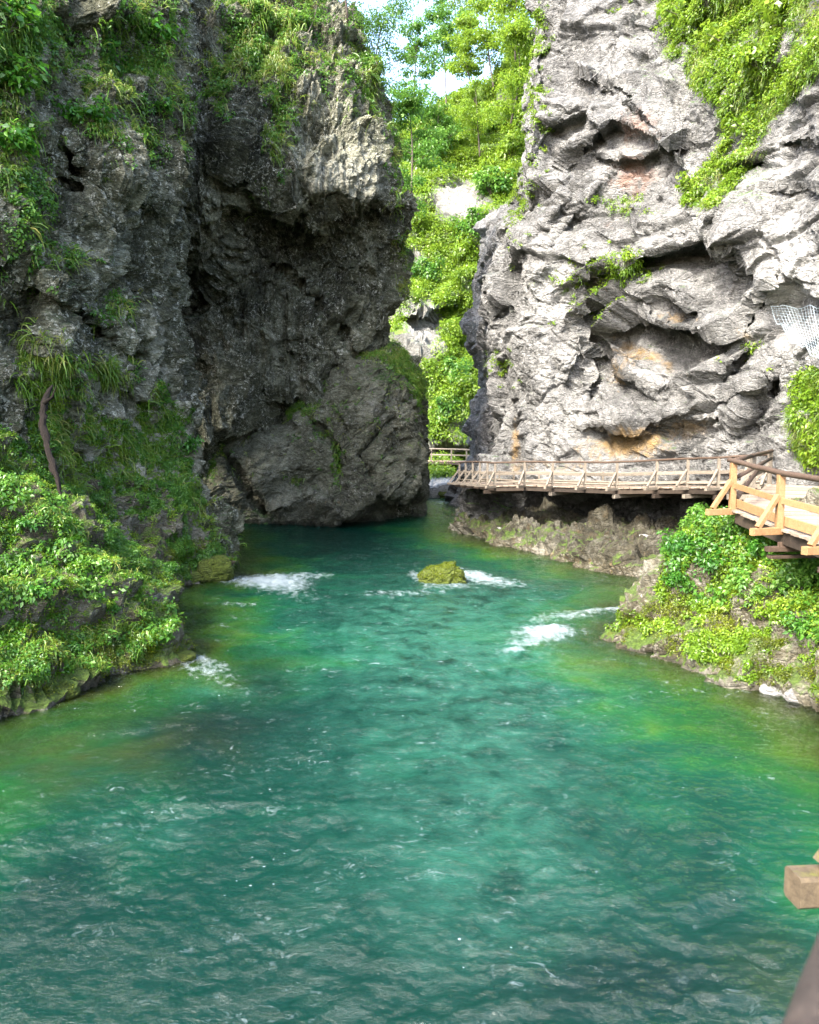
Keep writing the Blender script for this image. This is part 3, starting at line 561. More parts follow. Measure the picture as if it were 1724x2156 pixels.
def sample(surf, maskfn, count, rg=rng, nzscale=.5, thr=0.0, seed=200):
    g, nr = SURF[surf]; p = g[:-1, :-1]; ar = np.linalg.norm(np.cross(g[1:, :-1]-p, g[:-1, 1:]-p), axis=-1)
    px, py = proj(p); w_ = maskfn(px, py, p, nr[:-1, :-1])*ar
    if thr: 
        sel = w_ > 0; z = np.zeros(w_.shape); z[sel] = fbm(p[sel]*nzscale, 4, seed, .6); w_ = w_*np.clip((z+.5-thr)*4, 0, 1)
    w_ = w_*vis(p); f = w_.ravel(); tot = f.sum()
    if tot <= 0: return np.zeros((0, 3)), np.zeros((0, 3))
    i = rg.choice(f.size, count, p=f/tot); r, c = np.unravel_index(i, p.shape[:2]); a, b = rg.random((2, count, 1))
    pts = g[r, c]*(1-a)*(1-b)+g[r+1, c]*a*(1-b)+g[r, c+1]*(1-a)*b+g[r+1, c+1]*a*b
    return pts, nr[r, c]
def clumps(pts, nr, per, rad, size, rg=rng, lift=.5, **kw):
    k = len(pts); q = unit(rg.normal(size=(k, per, 3)))*(rg.random((k, per, 1))**.45); rr = (rad*rg.uniform(.5, 1.4, k))[:, None, None]
    up = unit(nr*.8+np.array([0, 0, .6]))[:, None]
    q = q*rr*np.array([1, 1, .7])+up*rr*lift; c = pts[:, None]+q; n = unit(q+up*rr*.5)
    return leafgeo(c.reshape(-1, 3), n.reshape(-1, 3), size, rg=rg, **kw)
def cat(parts):
    V, Fq = [], {}; o = 0
    for v, f in parts:
        for ff in (f if isinstance(f, list) else [f]): Fq.setdefault(ff.shape[1], []).append(ff+o)
        V.append(v); o += len(v)
    return np.concatenate(V), [np.concatenate(x) for x in Fq.values()]
def stuff(name, parts, mat, label, cat_, smooth=False):
    v, f = cat(parts); o = mkobj(name, mesh_np(name, v, f, None, smooth), mat); tag(o, label, cat_, kind='stuff'); return o
def tube(path, rad, sides=8, wob=0, seed=0, cap=True):
    path = np.asarray(path, float); m = len(path); rad = np.broadcast_to(rad, (m,)).astype(float)
    t = unit(np.gradient(path, axis=0)); ref = np.array([0, 0, 1.0]) if abs(t[0, 2]) < .9 else np.array([1.0, 0, 0])
    a = unit(np.cross(t, ref)); b = np.cross(t, a); th = np.linspace(0, 2*np.pi, sides, endpoint=False)
    rr = rad[:, None]*(1+wob*perlin(np.stack([np.cos(th)[None]*1.3+0*rad[:, None], np.sin(th)[None]*1.3+0*rad[:, None], (np.arange(m)*.7)[:, None]+0*th[None]+seed*3.7], -1)))
    v = path[:, None]+(a[:, None]*np.cos(th)[None, :, None]+b[:, None]*np.sin(th)[None, :, None])*rr[..., None]
    i = (np.arange(m-1)*sides)[:, None]+np.arange(sides)[None]; j = (np.arange(m-1)*sides)[:, None]+((np.arange(sides)+1) % sides)[None]
    f = [np.stack([i, j, j+sides, i+sides], -1).reshape(-1, 4)]; v = v.reshape(-1, 3)
    if cap:
        v = np.vstack([v, path[0], path[-1]]); e = np.arange(sides); e2 = (e+1) % sides
        f.append(np.stack([e2, e, np.full(sides, m*sides)], -1)); f.append(np.stack([(m-1)*sides+e, (m-1)*sides+e2, np.full(sides, m*sides+1)], -1))
    return v, f
def box(a, b, w_, h_, up=(0, 0, 1), bev=.006):
    # beam from a to b with bevelled long edges
    a = np.asarray(a, float); b = np.asarray(b, float); t = unit(b-a); up = np.asarray(up, float)
    if abs(np.dot(t, up)) > .95: up = np.array([0, 1.0, 0])
    s = unit(np.cross(t, up)); u = np.cross(s, t); x, y, e = w_/2, h_/2, bev
    ring = [(-x+e, -y), (x-e, -y), (x, -y+e), (x, y-e), (x-e, y), (-x+e, y), (-x, y-e), (-x, -y+e)]
    v = np.array([c+s*p+u*q for c in (a, b) for p, q in ring]); i = np.arange(8); j = (i+1) % 8
    return v, [np.stack([i, j, j+8, i+8], -1)[:, ::-1], np.array([list(range(8))]), np.array([list(range(15, 7, -1))])]
def part(name, parts, mat, parent, smooth=False):
    v, f = cat(parts); return mkobj(name, mesh_np(name, v, f, None, smooth), mat, parent)
def empty(name, loc, label, cat_, group=None):
    o = bpy.data.objects.new(name, None); COL.objects.link(o); o.location = loc; o.empty_display_size = .2; tag(o, label, cat_, group); return o
def copytree(o, loc, rz, sc, label=None):
    c = o.copy(); COL.objects.link(c); c.location = loc; c.rotation_euler = (0, 0, rz); c.scale = (sc, sc, sc)
    if label: c['label'] = label
    for ch in [x for x in bpy.data.objects if x.parent == o]:
        k = ch.copy(); COL.objects.link(k); k.parent = c
    return c
def shrub(r, nl, leaf, mat, seed, label, cat_='shrub', group=None, name='shrub'):
    rg = np.random.default_rng(seed); e = empty(name, (0, 0, 0), label, cat_, group); st, lv = [], []
    for k in range(9):
        a = rg.uniform(0, 6.28); d = np.array([math.cos(a)*rg.uniform(.2, 1), math.sin(a)*rg.uniform(.2, 1), rg.uniform(.5, 1.1)])*r
        p = np.array([d*t+np.array([0, 0, -.12*r*t*t*2]) for t in np.linspace(0, 1, 5)]); st.append(tube(p, np.linspace(.03, .008, 5)*r, 5))
        for t in (.55, .8, 1.0):
            c = d*t+rg.normal(size=3)*.12*r; lv.append(clumps(c[None], unit(c)[None], nl//27, r*.38, leaf, rg, 0))
    part('stem', st, W_BARK, e); part('foliage', lv, mat, e); return e
def tree(name, base, top, tr, crown, nl, leaf, mat, seed, label, group, bark=W_BARK, spread=.5):
    # base/top: trunk ends, crown: list of (centre, radius) clumps given in metres along the tree
    rg = np.random.default_rng(seed); base = np.asarray(base); top = np.asarray(top); e = empty(name, base, label, 'tree', group); H = np.linalg.norm(top-base)
    ax = top-base; bend = rg.normal(size=3)*.04*H; path = np.array([ax*t+bend*math.sin(t*3.1) for t in np.linspace(0, 1, 12)])
    part('trunk', [tube(path, np.linspace(tr, tr*.2, 12), 9, .25, seed)], bark, e, True)
    limbs, lv = [], []
    for c0, c1, R_, k_ in crown:
        for k in range(k_):
            t = rg.uniform(c0, c1); s0 = ax*t+bend*math.sin(t*3.1); a = rg.uniform(0, 6.28); out = np.array([math.cos(a), math.sin(a), rg.uniform(-.15, .55)])*R_*rg.uniform(.45, 1.15)*(1.15-.5*t)
            p = np.array([s0+out*q+np.array([0, 0, .12*R_*math.sin(q*2.2)]) for q in np.linspace(0, 1, 6)]); limbs.append(tube(p, np.linspace(tr*.35*(1.2-t), tr*.05, 6), 5))
            m = max(4, int(nl/len(crown)/k_/14)); 
            for q in np.linspace(.3, 1.05, 7):
                cc = s0+out*q+rg.normal(size=(2, 3))*.09*R_*np.array([1, 1, .5]); lv.append(clumps(cc, np.tile([[0, 0, 1.]], (2, 1)), m, R_*.17, leaf, rg, 0))
    part('limbs', limbs, bark, e); part('crown', lv, mat, e); return e
G_ = gauss
def poly(*pts): return lambda px, py: inpoly(px, py, pts).astype(float)

# ---- ground cover and hanging vegetation (nobody could count it)
PLB = poly((-300, 900), (0, 900), (70, 960), (150, 1080), (250, 1190), (330, 1280), (372, 1345), (330, 1375), (210, 1395), (130, 1415), (0, 1440), (-300, 1560))
PLS = poly((40, 700), (110, 740), (180, 830), (260, 890), (300, 830), (340, 800), (375, 880), (400, 960), (430, 1060), (455, 1130), (482, 1212), (400, 1232), (320, 1240), (250, 1190), (150, 1080), (70, 960), (30, 800))
BIN = 5.0; NX, NY = 420, 460; zb = np.full(NX*NY, 1e9)
def zbin(p):
    px, py = proj(p); i = np.floor((px+190)/BIN).astype(int); j = np.floor((py+60)/BIN).astype(int); ok = (i >= 0) & (i < NX) & (j >= 0) & (j < NY) & (p[..., 1] > 1)
    return np.clip(i, 0, NX-1)*NY+np.clip(j, 0, NY-1), ok
for _n in SURF:
    _p = SURF[_n][0].reshape(-1, 3); _b, _ok = zbin(_p); np.minimum.at(zb, _b[_ok], np.linalg.norm(_p[_ok]-CAM, axis=-1))
def vis(p):
    b_, ok = zbin(p); return np.where(ok, (np.linalg.norm(p-CAM, axis=-1) < zb[b_]*1.02+.35), .25)
def m_lb(px, py, p, n): return (PLB(px, py)*(px > -150)*(.35+.65*(1-G_(px, py, 170, 1290, 120, 45)))*(p[..., 2] > .25))
def m_ls(px, py, p, n): return PLS(px, py)*(p[..., 2] > .2)*(p[..., 1] < 34)
parts = []
for sf in ('bank', 'cliff_near_left'):
    pts, nr = sample(sf, m_lb, 3400, thr=.56, nzscale=1.2, seed=301); parts.append(clumps(pts, nr, 20, .10, .058, lift=.6))
LBP = []
for sf in ('bank', 'cliff_near_left'):
    pts, nr = sample(sf, lambda px, py, p, n: m_lb(px, py, p, n)+.7*m_ls(px, py, p, n), 4200, thr=.54, nzscale=1.3, seed=361); LBP.append(clumps(pts, nr, 18, .09, .048, lift=.7))
pts, nr = sample('bank', m_lb, 380, thr=.42, nzscale=1.1, seed=366); pts2, nr2 = sample('cliff_near_left', m_lb, 200, thr=.42, nzscale=1.1, seed=366)
stuff('broad_leaved_plants', [clumps(pts, nr, 22, .19, .10, lift=.9), clumps(pts2, nr2, 22, .19, .10, lift=.9)], L_FRESH, 'larger broad leaved plants standing among the greenery of the left bank', 'plants')
stuff('herbs', LBP, L_BRIGHT, 'small fresh yellow green herbs scattered over the left bank and its ridge', 'herbs')
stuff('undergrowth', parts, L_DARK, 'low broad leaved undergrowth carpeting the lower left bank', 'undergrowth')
parts = []
for sf in ('bank', 'cliff_near_left'):
    pts, nr = sample(sf, m_lb, 2000, thr=.60, nzscale=1.2, seed=311); parts.append(clumps(pts, nr, 20, .10, .062, lift=.6))
    pts, nr = sample(sf, m_ls, 5500, thr=.5, nzscale=.8, seed=305); parts.append(clumps(pts, nr, 22, .11, .06))
def m_lc(px, py, p, n):
    return (G_(px, py, 15, 60, 50, 90)*1.6+G_(px, py, 20, 260, 40, 150)*1.2+G_(px, py, 50, 420, 35, 70)+G_(px, py, 250, 170, 110, 45, 20)*.9+G_(px, py, 310, 60, 60, 70)*.9+G_(px, py, 330, 220, 40, 90)*.9+G_(px, py, 210, 270, 90, 30, 15)*.6+G_(px, py, 130, 540, 40, 20)*.7+G_(px, py, 70, 90, 60, 60)*.8+G_(px, py, 240, 650, 30, 20)*.8+G_(px, py, 120, 740, 60, 20, 40)*.8+G_(px, py, 250, 780, 30, 20))
pts, nr = sample('cliff_near_left', m_lc, 1500, thr=.40, nzscale=.7, seed=306); parts.append(clumps(pts, nr, 22, .22, .10))
def m_cc(px, py, p, n):
    return G_(px, py, 540, 60, 40, 90, -20)*1.6+G_(px, py, 590, 200, 22, 100, 5)*.8+G_(px, py, 500, 60, 25, 60)*.6+G_(px, py, 450, 190, 25, 40)*.6+G_(px, py, 620, 30, 30, 50)*.8+G_(px, py, 780, 160, 20, 50)*.7+G_(px, py, 830, 290, 12, 90)*.6+G_(px, py, 700, 130, 60, 60)*.15+G_(px, py, 845, 600, 10, 80)*.5+G_(px, py, 560, 130, 90, 20)*.6
pts, nr = sample('cliff_dark_left', m_cc, 1500, thr=.38, nzscale=.5, seed=307); parts.append(clumps(pts, nr, 20, .32, .14))
def m_bo(px, py, p, n): return G_(px, py, 855, 765, 40, 22, 30)*1.3+G_(px, py, 630, 862, 38, 13, -38)*1.2+G_(px, py, 425, 960, 30, 40, 20)*1.3+G_(px, py, 780, 745, 30, 8)+G_(px, py, 870, 800, 12, 40, -15)*.9+G_(px, py, 620, 1005, 12, 10)*.6+G_(px, py, 710, 975, 10, 30)*.4+G_(px, py, 700, 870, 160, 80)*.03
pts, nr = sample('boulder', m_bo, 900, thr=.3, nzscale=.8, seed=308); parts.append(clumps(pts, nr, 18, .16, .10))
stuff('cliff_greenery', parts, L_FRESH, 'leafy plants clinging to ledges of the left cliffs and slope', 'greenery')
# grass on ledges
parts = []
def m_lg(px, py, p, n): return m_ls(px, py, p, n)*.25+m_lc(px, py, p, n)*.35+G_(px, py, 240, 780, 30, 18)*1.5+G_(px, py, 440, 1180, 40, 50)*1.0
pts, nr = sample('cliff_near_left', m_lg, 4000, thr=.42, nzscale=1.1, seed=309); pts = np.repeat(pts, 5, 0)+rng.normal(size=(len(pts)*5, 3))*.05; nr = np.repeat(nr, 5, 0); parts.append(bladegeo(pts, nr, .40))
pts, nr = sample('cliff_dark_left', lambda px, py, p, n: m_cc(px, py, p, n), 3000, thr=.4, nzscale=.6, seed=310); pts = np.repeat(pts, 5, 0)+rng.normal(size=(len(pts)*5, 3))*.07; parts.append(bladegeo(pts, np.repeat(nr, 5, 0), .6))
pts, nr = sample('boulder', m_bo, 2200, thr=.3, nzscale=.8, seed=308); pts = np.repeat(pts, 5, 0)+rng.normal(size=(len(pts)*5, 3))*.06; parts.append(bladegeo(pts, np.repeat(nr, 5, 0), .36))
pts, nr = sample('bank', m_lb, 2600, thr=.42, nzscale=.9, seed=377); pts = np.repeat(pts, 5, 0)+rng.normal(size=(len(pts)*5, 3))*.05; parts.append(bladegeo(pts, np.repeat(nr, 5, 0), .24))
stuff('ledge_grass', parts, L_GRASS, 'thin grass hanging from the ledges of the left cliffs', 'grass')
# right bank
PRB = poly((1400, 1200), (1400, 1120), (1440, 1060), (1530, 1040), (1560, 1090), (1660, 1150), (1760, 1150), (1950, 1150), (1950, 1400), (1724, 1360), (1600, 1310), (1480, 1290), (1400, 1290), (1380, 1250))
PRL = poly((1285, 1345), (1400, 1250), (1500, 1290), (1600, 1340), (1760, 1390), (1950, 1400), (1950, 1560), (1724, 1510), (1500, 1415), (1400, 1382))
parts = []
mr1 = lambda px, py, p, n: PRB(px, py)*(p[..., 2] > .3)*(p[..., 1] < 27)
pts, nr = sample('bank', mr1, 3000, thr=.36, nzscale=.8, seed=320); parts.append(clumps(pts, nr, 16, .12, .075, lift=.9))
pts, nr = sample('bank', mr1, 1800, thr=.38, nzscale=1.6, seed=327); parts.append(clumps(pts, nr, 30, .13, .05, lift=.8))
pts, nr = sample('bank', lambda px, py, p, n: PRL(px, py)*(p[..., 2] > .15), 900, thr=.52, nzscale=1.3, seed=321); parts.append(clumps(pts, nr, 22, .11, .07))
pts, nr = sample('bank', mr1, 1000, thr=.4, nzscale=1.1, seed=328)
stuff('broad_leaved_plants', [clumps(pts, nr, 22, .2, .10, lift=.9)], L_FRESH, 'larger broad leaved plants standing among the greenery of the right bank', 'plants')
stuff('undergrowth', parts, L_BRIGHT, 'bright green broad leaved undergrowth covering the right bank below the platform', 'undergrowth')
parts = []
mr2 = lambda px, py, p, n: (PRL(px, py)+.3*PRB(px, py))*(p[..., 2] > .05)*(p[..., 1] < 27)
pts, nr = sample('bank', mr2, 9000, thr=.38, nzscale=.9, seed=322); pts = np.repeat(pts, 5, 0)+rng.normal(size=(len(pts)*5, 3))*.04; parts.append(clumps(pts, np.repeat(nr, 5, 0), 2, .04, .035))
pts, nr = sample('bank', lambda px, py, p, n: (PLB(px, py)+PLS(px, py)+inpoly(px, py, [(60, 1340), (420, 1340), (420, 1400), (240, 1430), (60, 1480)]))*(p[..., 2] > .05)*(p[..., 2] < 1.4), 9000, thr=.4, nzscale=.9, seed=323); pts = np.repeat(pts, 5, 0)+rng.normal(size=(len(pts)*5, 3))*.04; parts.append(clumps(pts, np.repeat(nr, 5, 0), 2, .04, .035))
stuff('moss', parts, L_MOSS, 'yellow green moss cushions on the rocks along both waterlines', 'moss')
# right wall
PRW = poly((1390, -40), (1750, -200), (1950, -100), (1950, 60), (1724, 150), (1660, 220), (1600, 300), (1560, 380), (1500, 440), (1430, 430), (1470, 370), (1530, 300), (1520, 240), (1460, 170), (1400, 110))
PRW2 = poly((1668, 800), (1724, 770), (1950, 760), (1950, 980), (1700, 985), (1664, 930))
mr3 = lambda px, py, p, n: PRW(px, py)+PRW2(px, py)+.35*G_(px, py, 1320, 430, 50, 14)+.2*G_(px, py, 1250, 590, 60, 12)+.25*G_(px, py, 1330, 560, 40, 25)
parts = []; pts, nr = sample('cliff_right', mr3, 4200, thr=.33, nzscale=.55, seed=330); parts.append(clumps(pts, nr, 24, .26, .11))
def m_re(px, py, p, n): return G_(px, py, 1130, 100, 22, 160)*1.0+G_(px, py, 1090, 420, 20, 60)*.8+G_(px, py, 1060, 770, 22, 25)*.6+G_(px, py, 1325, 570, 45, 25)*.35+G_(px, py, 1580, 740, 40, 25)*.3+G_(px, py, 1270, 620, 60, 60)*.08+G_(px, py, 1360, 20, 40, 30)*.7+G_(px, py, 1210, 1190, 220, 25)*.2+G_(px, py, 1350, 1195, 50, 16)*1.4
pts, nr = sample('cliff_right', m_re, 1000, thr=.3, nzscale=.8, seed=331); parts.append(clumps(pts, nr, 18, .2, .11))
stuff('cliff_greenery', parts, L_BRIGHT, 'bright leafy plants growing in a strip down the pale right cliff', 'greenery')
parts = []; pts, nr = sample('cliff_right', mr3, 6500, thr=.36, nzscale=.55, seed=332); pts = np.repeat(pts, 6, 0)+rng.normal(size=(len(pts)*6, 3))*.06; parts.append(bladegeo(pts, np.repeat(nr, 6, 0), .30, grav=1.1))
stuff('ledge_grass', parts, L_GRASS, 'long yellow green grass tufts drooping down the pale right cliff', 'grass')
# far slope
def m_fs(px, py, p, n):
    rk = G_(px, py, 965, 420, 62, 50)+G_(px, py, 890, 690, 45, 60)+G_(px, py, 960, 940, 90, 14)+.5*G_(px, py, 880, 540, 25, 40)
    return np.clip(1-2.2*rk, 0, 1)*(py < 1000)*(px > 780)*(px < 1200)
parts = []; pts, nr = sample('slope_far', m_fs, 13000, thr=.1, nzscale=.12, seed=340); parts.append(clumps(pts, nr, 24, .8, .28))
stuff('slope_greenery', parts, L_BRIGHT, 'sunlit green bushes and grass covering the slope at the far end of the gorge', 'greenery')

g = MRG; nr = unit(g-np.array([c[0]*0+MRG[..., 0].mean(), MRG[..., 1].mean(), 0])); SURF['mr'] = (g, nr)
pts, nr = sample('mr', lambda px, py, p, n: (p[..., 2] > .18)*1., 2200, thr=.32, nzscale=3.); tt = clumps(pts, nr, 4, .04, .035); mkobj('moss', mesh_np('moss', tt[0], tt[1]), L_MOSS, mr_)
# ---- shrubs one can tell apart
def onsurf(sf, px, py):
    g, nr = SURF[sf]; qx, qy = proj(g); d = (qx-px)**2+(qy-py)**2; d = np.where((nr*(CAM-g)).sum(-1) > 0, d, 1e9); near = d < 60
    if near.any(): d = np.where(near, np.linalg.norm(g-CAM, axis=-1)*1e-3, 1e9)
    i = np.unravel_index(np.argmin(d), d.shape); return g[i], nr[i]
def scatter_shrubs(sf, spots, protos, group):
    for k, (px, py, sc, lab) in enumerate(spots):
        p, n_ = onsurf(sf, px, py); pr = protos[k % len(protos)]; loc = Vector(p-n_*.05)
        if not pr['label'] == 'x': copytree(pr, loc, k*1.7, sc, lab)['group'] = group
        else: pr.location = loc; pr.scale = (sc,)*3; pr['label'] = lab; pr['group'] = group; pr.rotation_euler[2] = k*1.7
sA = [shrub(.30, 700, .06, L_FRESH, 41, 'x'), shrub(.30, 600, .065, L_MID, 42, 'x')]
scatter_shrubs('bank', [(30, 1200, 1.1, 'leafy shrub at the left edge of the photo, level with the mossy river rock'), (90, 1260, 1.0, 'dark shrub on the left bank just above the patch of dry leaves'),
 (20, 1330, 1.0, 'leafy shrub in the left corner of the bank below the patch of dry leaves'), (150, 1370, .8, 'dark low shrub above the layered mossy stones of the left bank'), (310, 1325, .8, 'shrub at the tip of the left bank that leans over the water'),
 (60, 1120, 1.1, 'dark shrub on the left bank below the foot of the dead trunk'), (10, 1030, 1.2, 'tall leafy shrub at the left edge beside the dead trunk'), (240, 1290, .7, 'small dark shrub halfway down the left bank toward the inlet')], sA, 'shrubs on the lower left bank')
sB = [shrub(.5, 1300, .07, L_FRESH, 43, 'x'), shrub(.5, 1000, .085, L_MID, 44, 'x')]
scatter_shrubs('bank', [(1470, 1100, 1.0, 'bright shrub with spreading twigs left of the platform corner post'), (1430, 1160, .9, 'green shrub above the pale boulder on the right bank'), (1550, 1125, 1.1, 'bright shrub directly below the platform corner post'),
 (1600, 1180, 1.0, 'green shrub under the dark beams of the platform'), (1660, 1240, 1.0, 'bright shrub behind the fallen pale stick'), (1500, 1200, 1.0, 'broad green shrub in the middle of the right bank greenery'), (1710, 1220, 1.1, 'bright shrub at the right edge below the platform deck'),
 (1420, 1240, .8, 'low green shrub to the right of the pale boulder'), (1570, 1270, .8, 'low bright shrub at the lower edge of the right bank greenery'), (1695, 1330, .8, 'green shrub at the right edge just above the mossy shore')], sB, 'shrubs on the right bank')
sC = [shrub(.5, 420, .13, L_MID, 45, 'x')]
scatter_shrubs('cliff_near_left', [(20, 60, 1.8, 'big leafy shrub in the top left corner of the photo'), (15, 200, 1.5, 'leafy shrub on the left edge below the corner shrub'), (30, 330, 1.4, 'leafy shrub on the left edge, lowest of the hanging green strip'), (330, 90, 1.6, 'light shrub near the top of the near left cliff beside the dark cleft'),
 (240, 150, 1.4, 'shrub on the near left cliff above its long grey ledge'), (180, 260, 1.3, 'small shrub in the middle of the upper near left cliff'), (335, 240, 1.1, 'small shrub on the right rim of the near left cliff'), (310, 830, 1.2, 'shrub in the notch where the near left cliff meets its green ridge'), (395, 960, 1.0, 'shrub on the ridge of the left slope facing the huge block'), (130, 780, 1.0, 'shrub above the top end of the dead trunk')], sC, 'shrubs rooted in the near left cliff')
sD = [shrub(.5, 420, .13, L_BRIGHT, 46, 'x')]
scatter_shrubs('cliff_right', [(1430, 40, 2.0, 'bright shrub at the upper left end of the green strip on the right cliff'), (1520, 90, 1.8, 'bright shrub in the middle of the upper green strip'), (1590, 150, 1.6, 'bright shrub at the elbow of the green strip on the right cliff'), (1650, 50, 2.0, 'bright shrub near the top right corner of the photo'),
 (1560, 270, 1.5, 'bright shrub where the green strip narrows on the right cliff'), (1450, 400, 1.3, 'bright shrub at the lowest tip of the green strip'), (1330, 560, 1.0, 'little tree like shrub on bare rock in the middle of the right cliff'), (1060, 775, 1.1, 'small shrub on the left corner of the right cliff above the railing'), (1700, 850, 1.2, 'shrub on the right edge above the platform handrail')], sD, 'shrubs rooted in the pale right cliff')
sE = [shrub(2.2, 2000, .30, L_FRESH, 47, 'x', name='bush'), shrub(2.2, 2000, .30, L_BRIGHT, 48, 'x', name='bush')]
scatter_shrubs('slope_far', [(960, 810, 1.2, 'biggest round bush low in the gap between the cliffs'), (1000, 850, 1.1, 'light bush against the right cliff just above the distant walkway'), (930, 880, 1.0, 'bush at the lower left of the gap, close above the distant walkway'), (960, 720, 1.0, 'light bush in the gap level with the top of the huge block'), (900, 590, 1.2, 'bush leaning on the edge of the dark cliff above the grey rock face'),
 (980, 560, 1.2, 'light bush below the pale rock patch on the far slope'), (1000, 500, 1.3, 'bush on the right side just under the pale rock patch'), (880, 480, 1.2, 'light bush left of the pale rock patch'), (1040, 410, 1.3, 'bush right of the pale rock patch beside the right cliff'), (1070, 340, 1.4, 'light bush on the upper right of the far slope'), (900, 340, 1.5, 'bush on the upper left of the far slope above the pale rock patch'), (960, 310, 1.5, 'light bush on the middle of the upper far slope'), (1030, 290, 1.5, 'bush under the tallest trees of the far slope')], sE, 'bushes on the far slope')

# ---- trees
def B(px, py, d): return P(px, py, d)
tree('tree', B(786, 172, 51), B(812, 30, 51), 0.060, [(.15, 1.0, 3.3, 34)], 8000, 0.123, L_FRESH, 61, 'small leafy tree with a dark trunk on the skyline of the dark left cliff', 'trees at the end of the gorge')
tree('tree', B(733, 50, 48), B(738, -260, 48), 0.078, [(.2, 1.0, 3.0, 22)], 4800, 0.139, L_FRESH, 62, 'tall tree cut by the top edge, rising from the dark left cliff', 'trees at the end of the gorge')
tree('sapling', B(634, 88, 46), B(672, -20, 46.5), 0.042, [(.5, 1.0, 1.2, 8)], 1000, 0.107, L_FRESH, 63, 'thin bent sapling leaning out of the dark left cliff near the top', 'trees at the end of the gorge')
tree('tree', B(1040, 190, 125), B(1020, -60, 125), 0.156, [(.25, 1.0, 5.0, 30)], 8400, 0.349, L_BRIGHT, 64, 'tall airy tree with a pale trunk standing highest on the far slope', 'trees at the end of the gorge')
tree('tree', B(1000, 215, 132), B(975, 40, 132), 0.132, [(.3, 1.0, 4.6, 28)], 7200, 0.349, L_BRIGHT, 65, 'slim tree with a thin trunk left of the tallest tree on the far slope', 'trees at the end of the gorge')
tree('tree', B(940, 240, 140), B(915, -30, 140), 0.144, [(.35, 1.0, 5.5, 28)], 6400, 0.369, L_FRESH, 66, 'sparse tree against the white sky in the middle of the notch', 'trees at the end of the gorge')
tree('tree', B(1085, 130, 105), B(1095, -80, 105), 0.144, [(.05, 1.0, 5.0, 36)], 10400, 0.328, L_BRIGHT, 67, 'dense bright tree against the upper left edge of the right cliff', 'trees at the end of the gorge')
tree('tree', B(1075, 260, 100), B(1085, 60, 100), 0.120, [(.1, 1.0, 4.2, 33)], 9200, 0.307, L_BRIGHT, 68, 'dense light green tree halfway up beside the right cliff', 'trees at the end of the gorge')
tree('tree', B(865, 430, 85), B(858, 215, 85), 0.120, [(.05, 1.0, 3.6, 33)], 8800, 0.266, L_FRESH, 69, 'bushy tree behind the right edge of the dark left cliff', 'trees at the end of the gorge')
tree('tree', B(870, 250, 120), B(880, 60, 120), 0.120, [(.1, 1.0, 4.4, 28)], 7200, 0.328, L_FRESH, 70, 'leafy tree low in the notch behind the small skyline tree', 'trees at the end of the gorge')

tree('tree', B(1010, 330, 112), B(1000, 170, 112), 0.108, [(.05, 1.0, 4.0, 26)], 8000, .26, L_BRIGHT, 71, 'low bright tree in front of the far slope below the tallest tree', 'trees at the end of the gorge')
tree('tree', B(930, 350, 118), B(925, 215, 118), 0.108, [(.05, 1.0, 4.2, 26)], 8000, .27, L_FRESH, 72, 'low leafy tree on the left part of the far slope above the pale rock patch', 'trees at the end of the gorge')
tree('tree', B(975, 130, 150), B(960, -60, 150), 0.120, [(.1, 1.0, 6.5, 30)], 7000, .32, L_BRIGHT, 73, 'airy pale green crown filling the middle of the notch against the sky', 'trees at the end of the gorge')

# ------------------------------------------------------------------ walkways
def off(pts, d):
    # offset a plan polyline sideways (to its right when walking along it)
    p = np.array(pts, float)[:, :2]; t = np.gradient(p, axis=0); t /= np.linalg.norm(t, axis=1, keepdims=True); return p+np.stack([-t[:, 1], t[:, 0]], -1)*d, t
def deck(parent, pts, width, mat, th=.05, plank=.16):
    # planks laid across the run; edge polyline pts is the river side, the deck lies to the right of it
    p = np.array(pts, float); seg = np.linalg.norm(np.diff(p[:, :2], axis=0), axis=1); L_ = np.concatenate([[0], np.cumsum(seg)]); n = int(L_[-1]/plank)
    q, _ = off(pts, width); out = []; rg = np.random.default_rng(len(pts))
    for k in range(n):
        a0, a1 = k*plank+.006, (k+1)*plank-.006
        def at(arr, a): return np.array([np.interp(a, L_, arr[:, i]) for i in range(arr.shape[1])])
        e = rg.uniform(-.04, .05); z0 = at(p, (a0+a1)/2)[2]+rg.uniform(-.004, .004)
        A0, A1, B0, B1 = at(p, a0)[:2], at(p, a1)[:2], at(q, a0), at(q, a1); u0 = (A0-B0)/np.linalg.norm(A0-B0)*e
        v = [(*(A0+u0), z0), (*(A1+u0), z0), (*B1, z0), (*B0, z0)]; v = np.array(v+[(x, y, z-th) for x, y, z in v])
        out.append((v, np.array([[0, 1, 2, 3], [7, 6, 5, 4], [0, 4, 5, 1], [1, 5, 6, 2], [2, 6, 7, 3], [3, 7, 4, 0]])))
    part('deck', out, mat, parent)
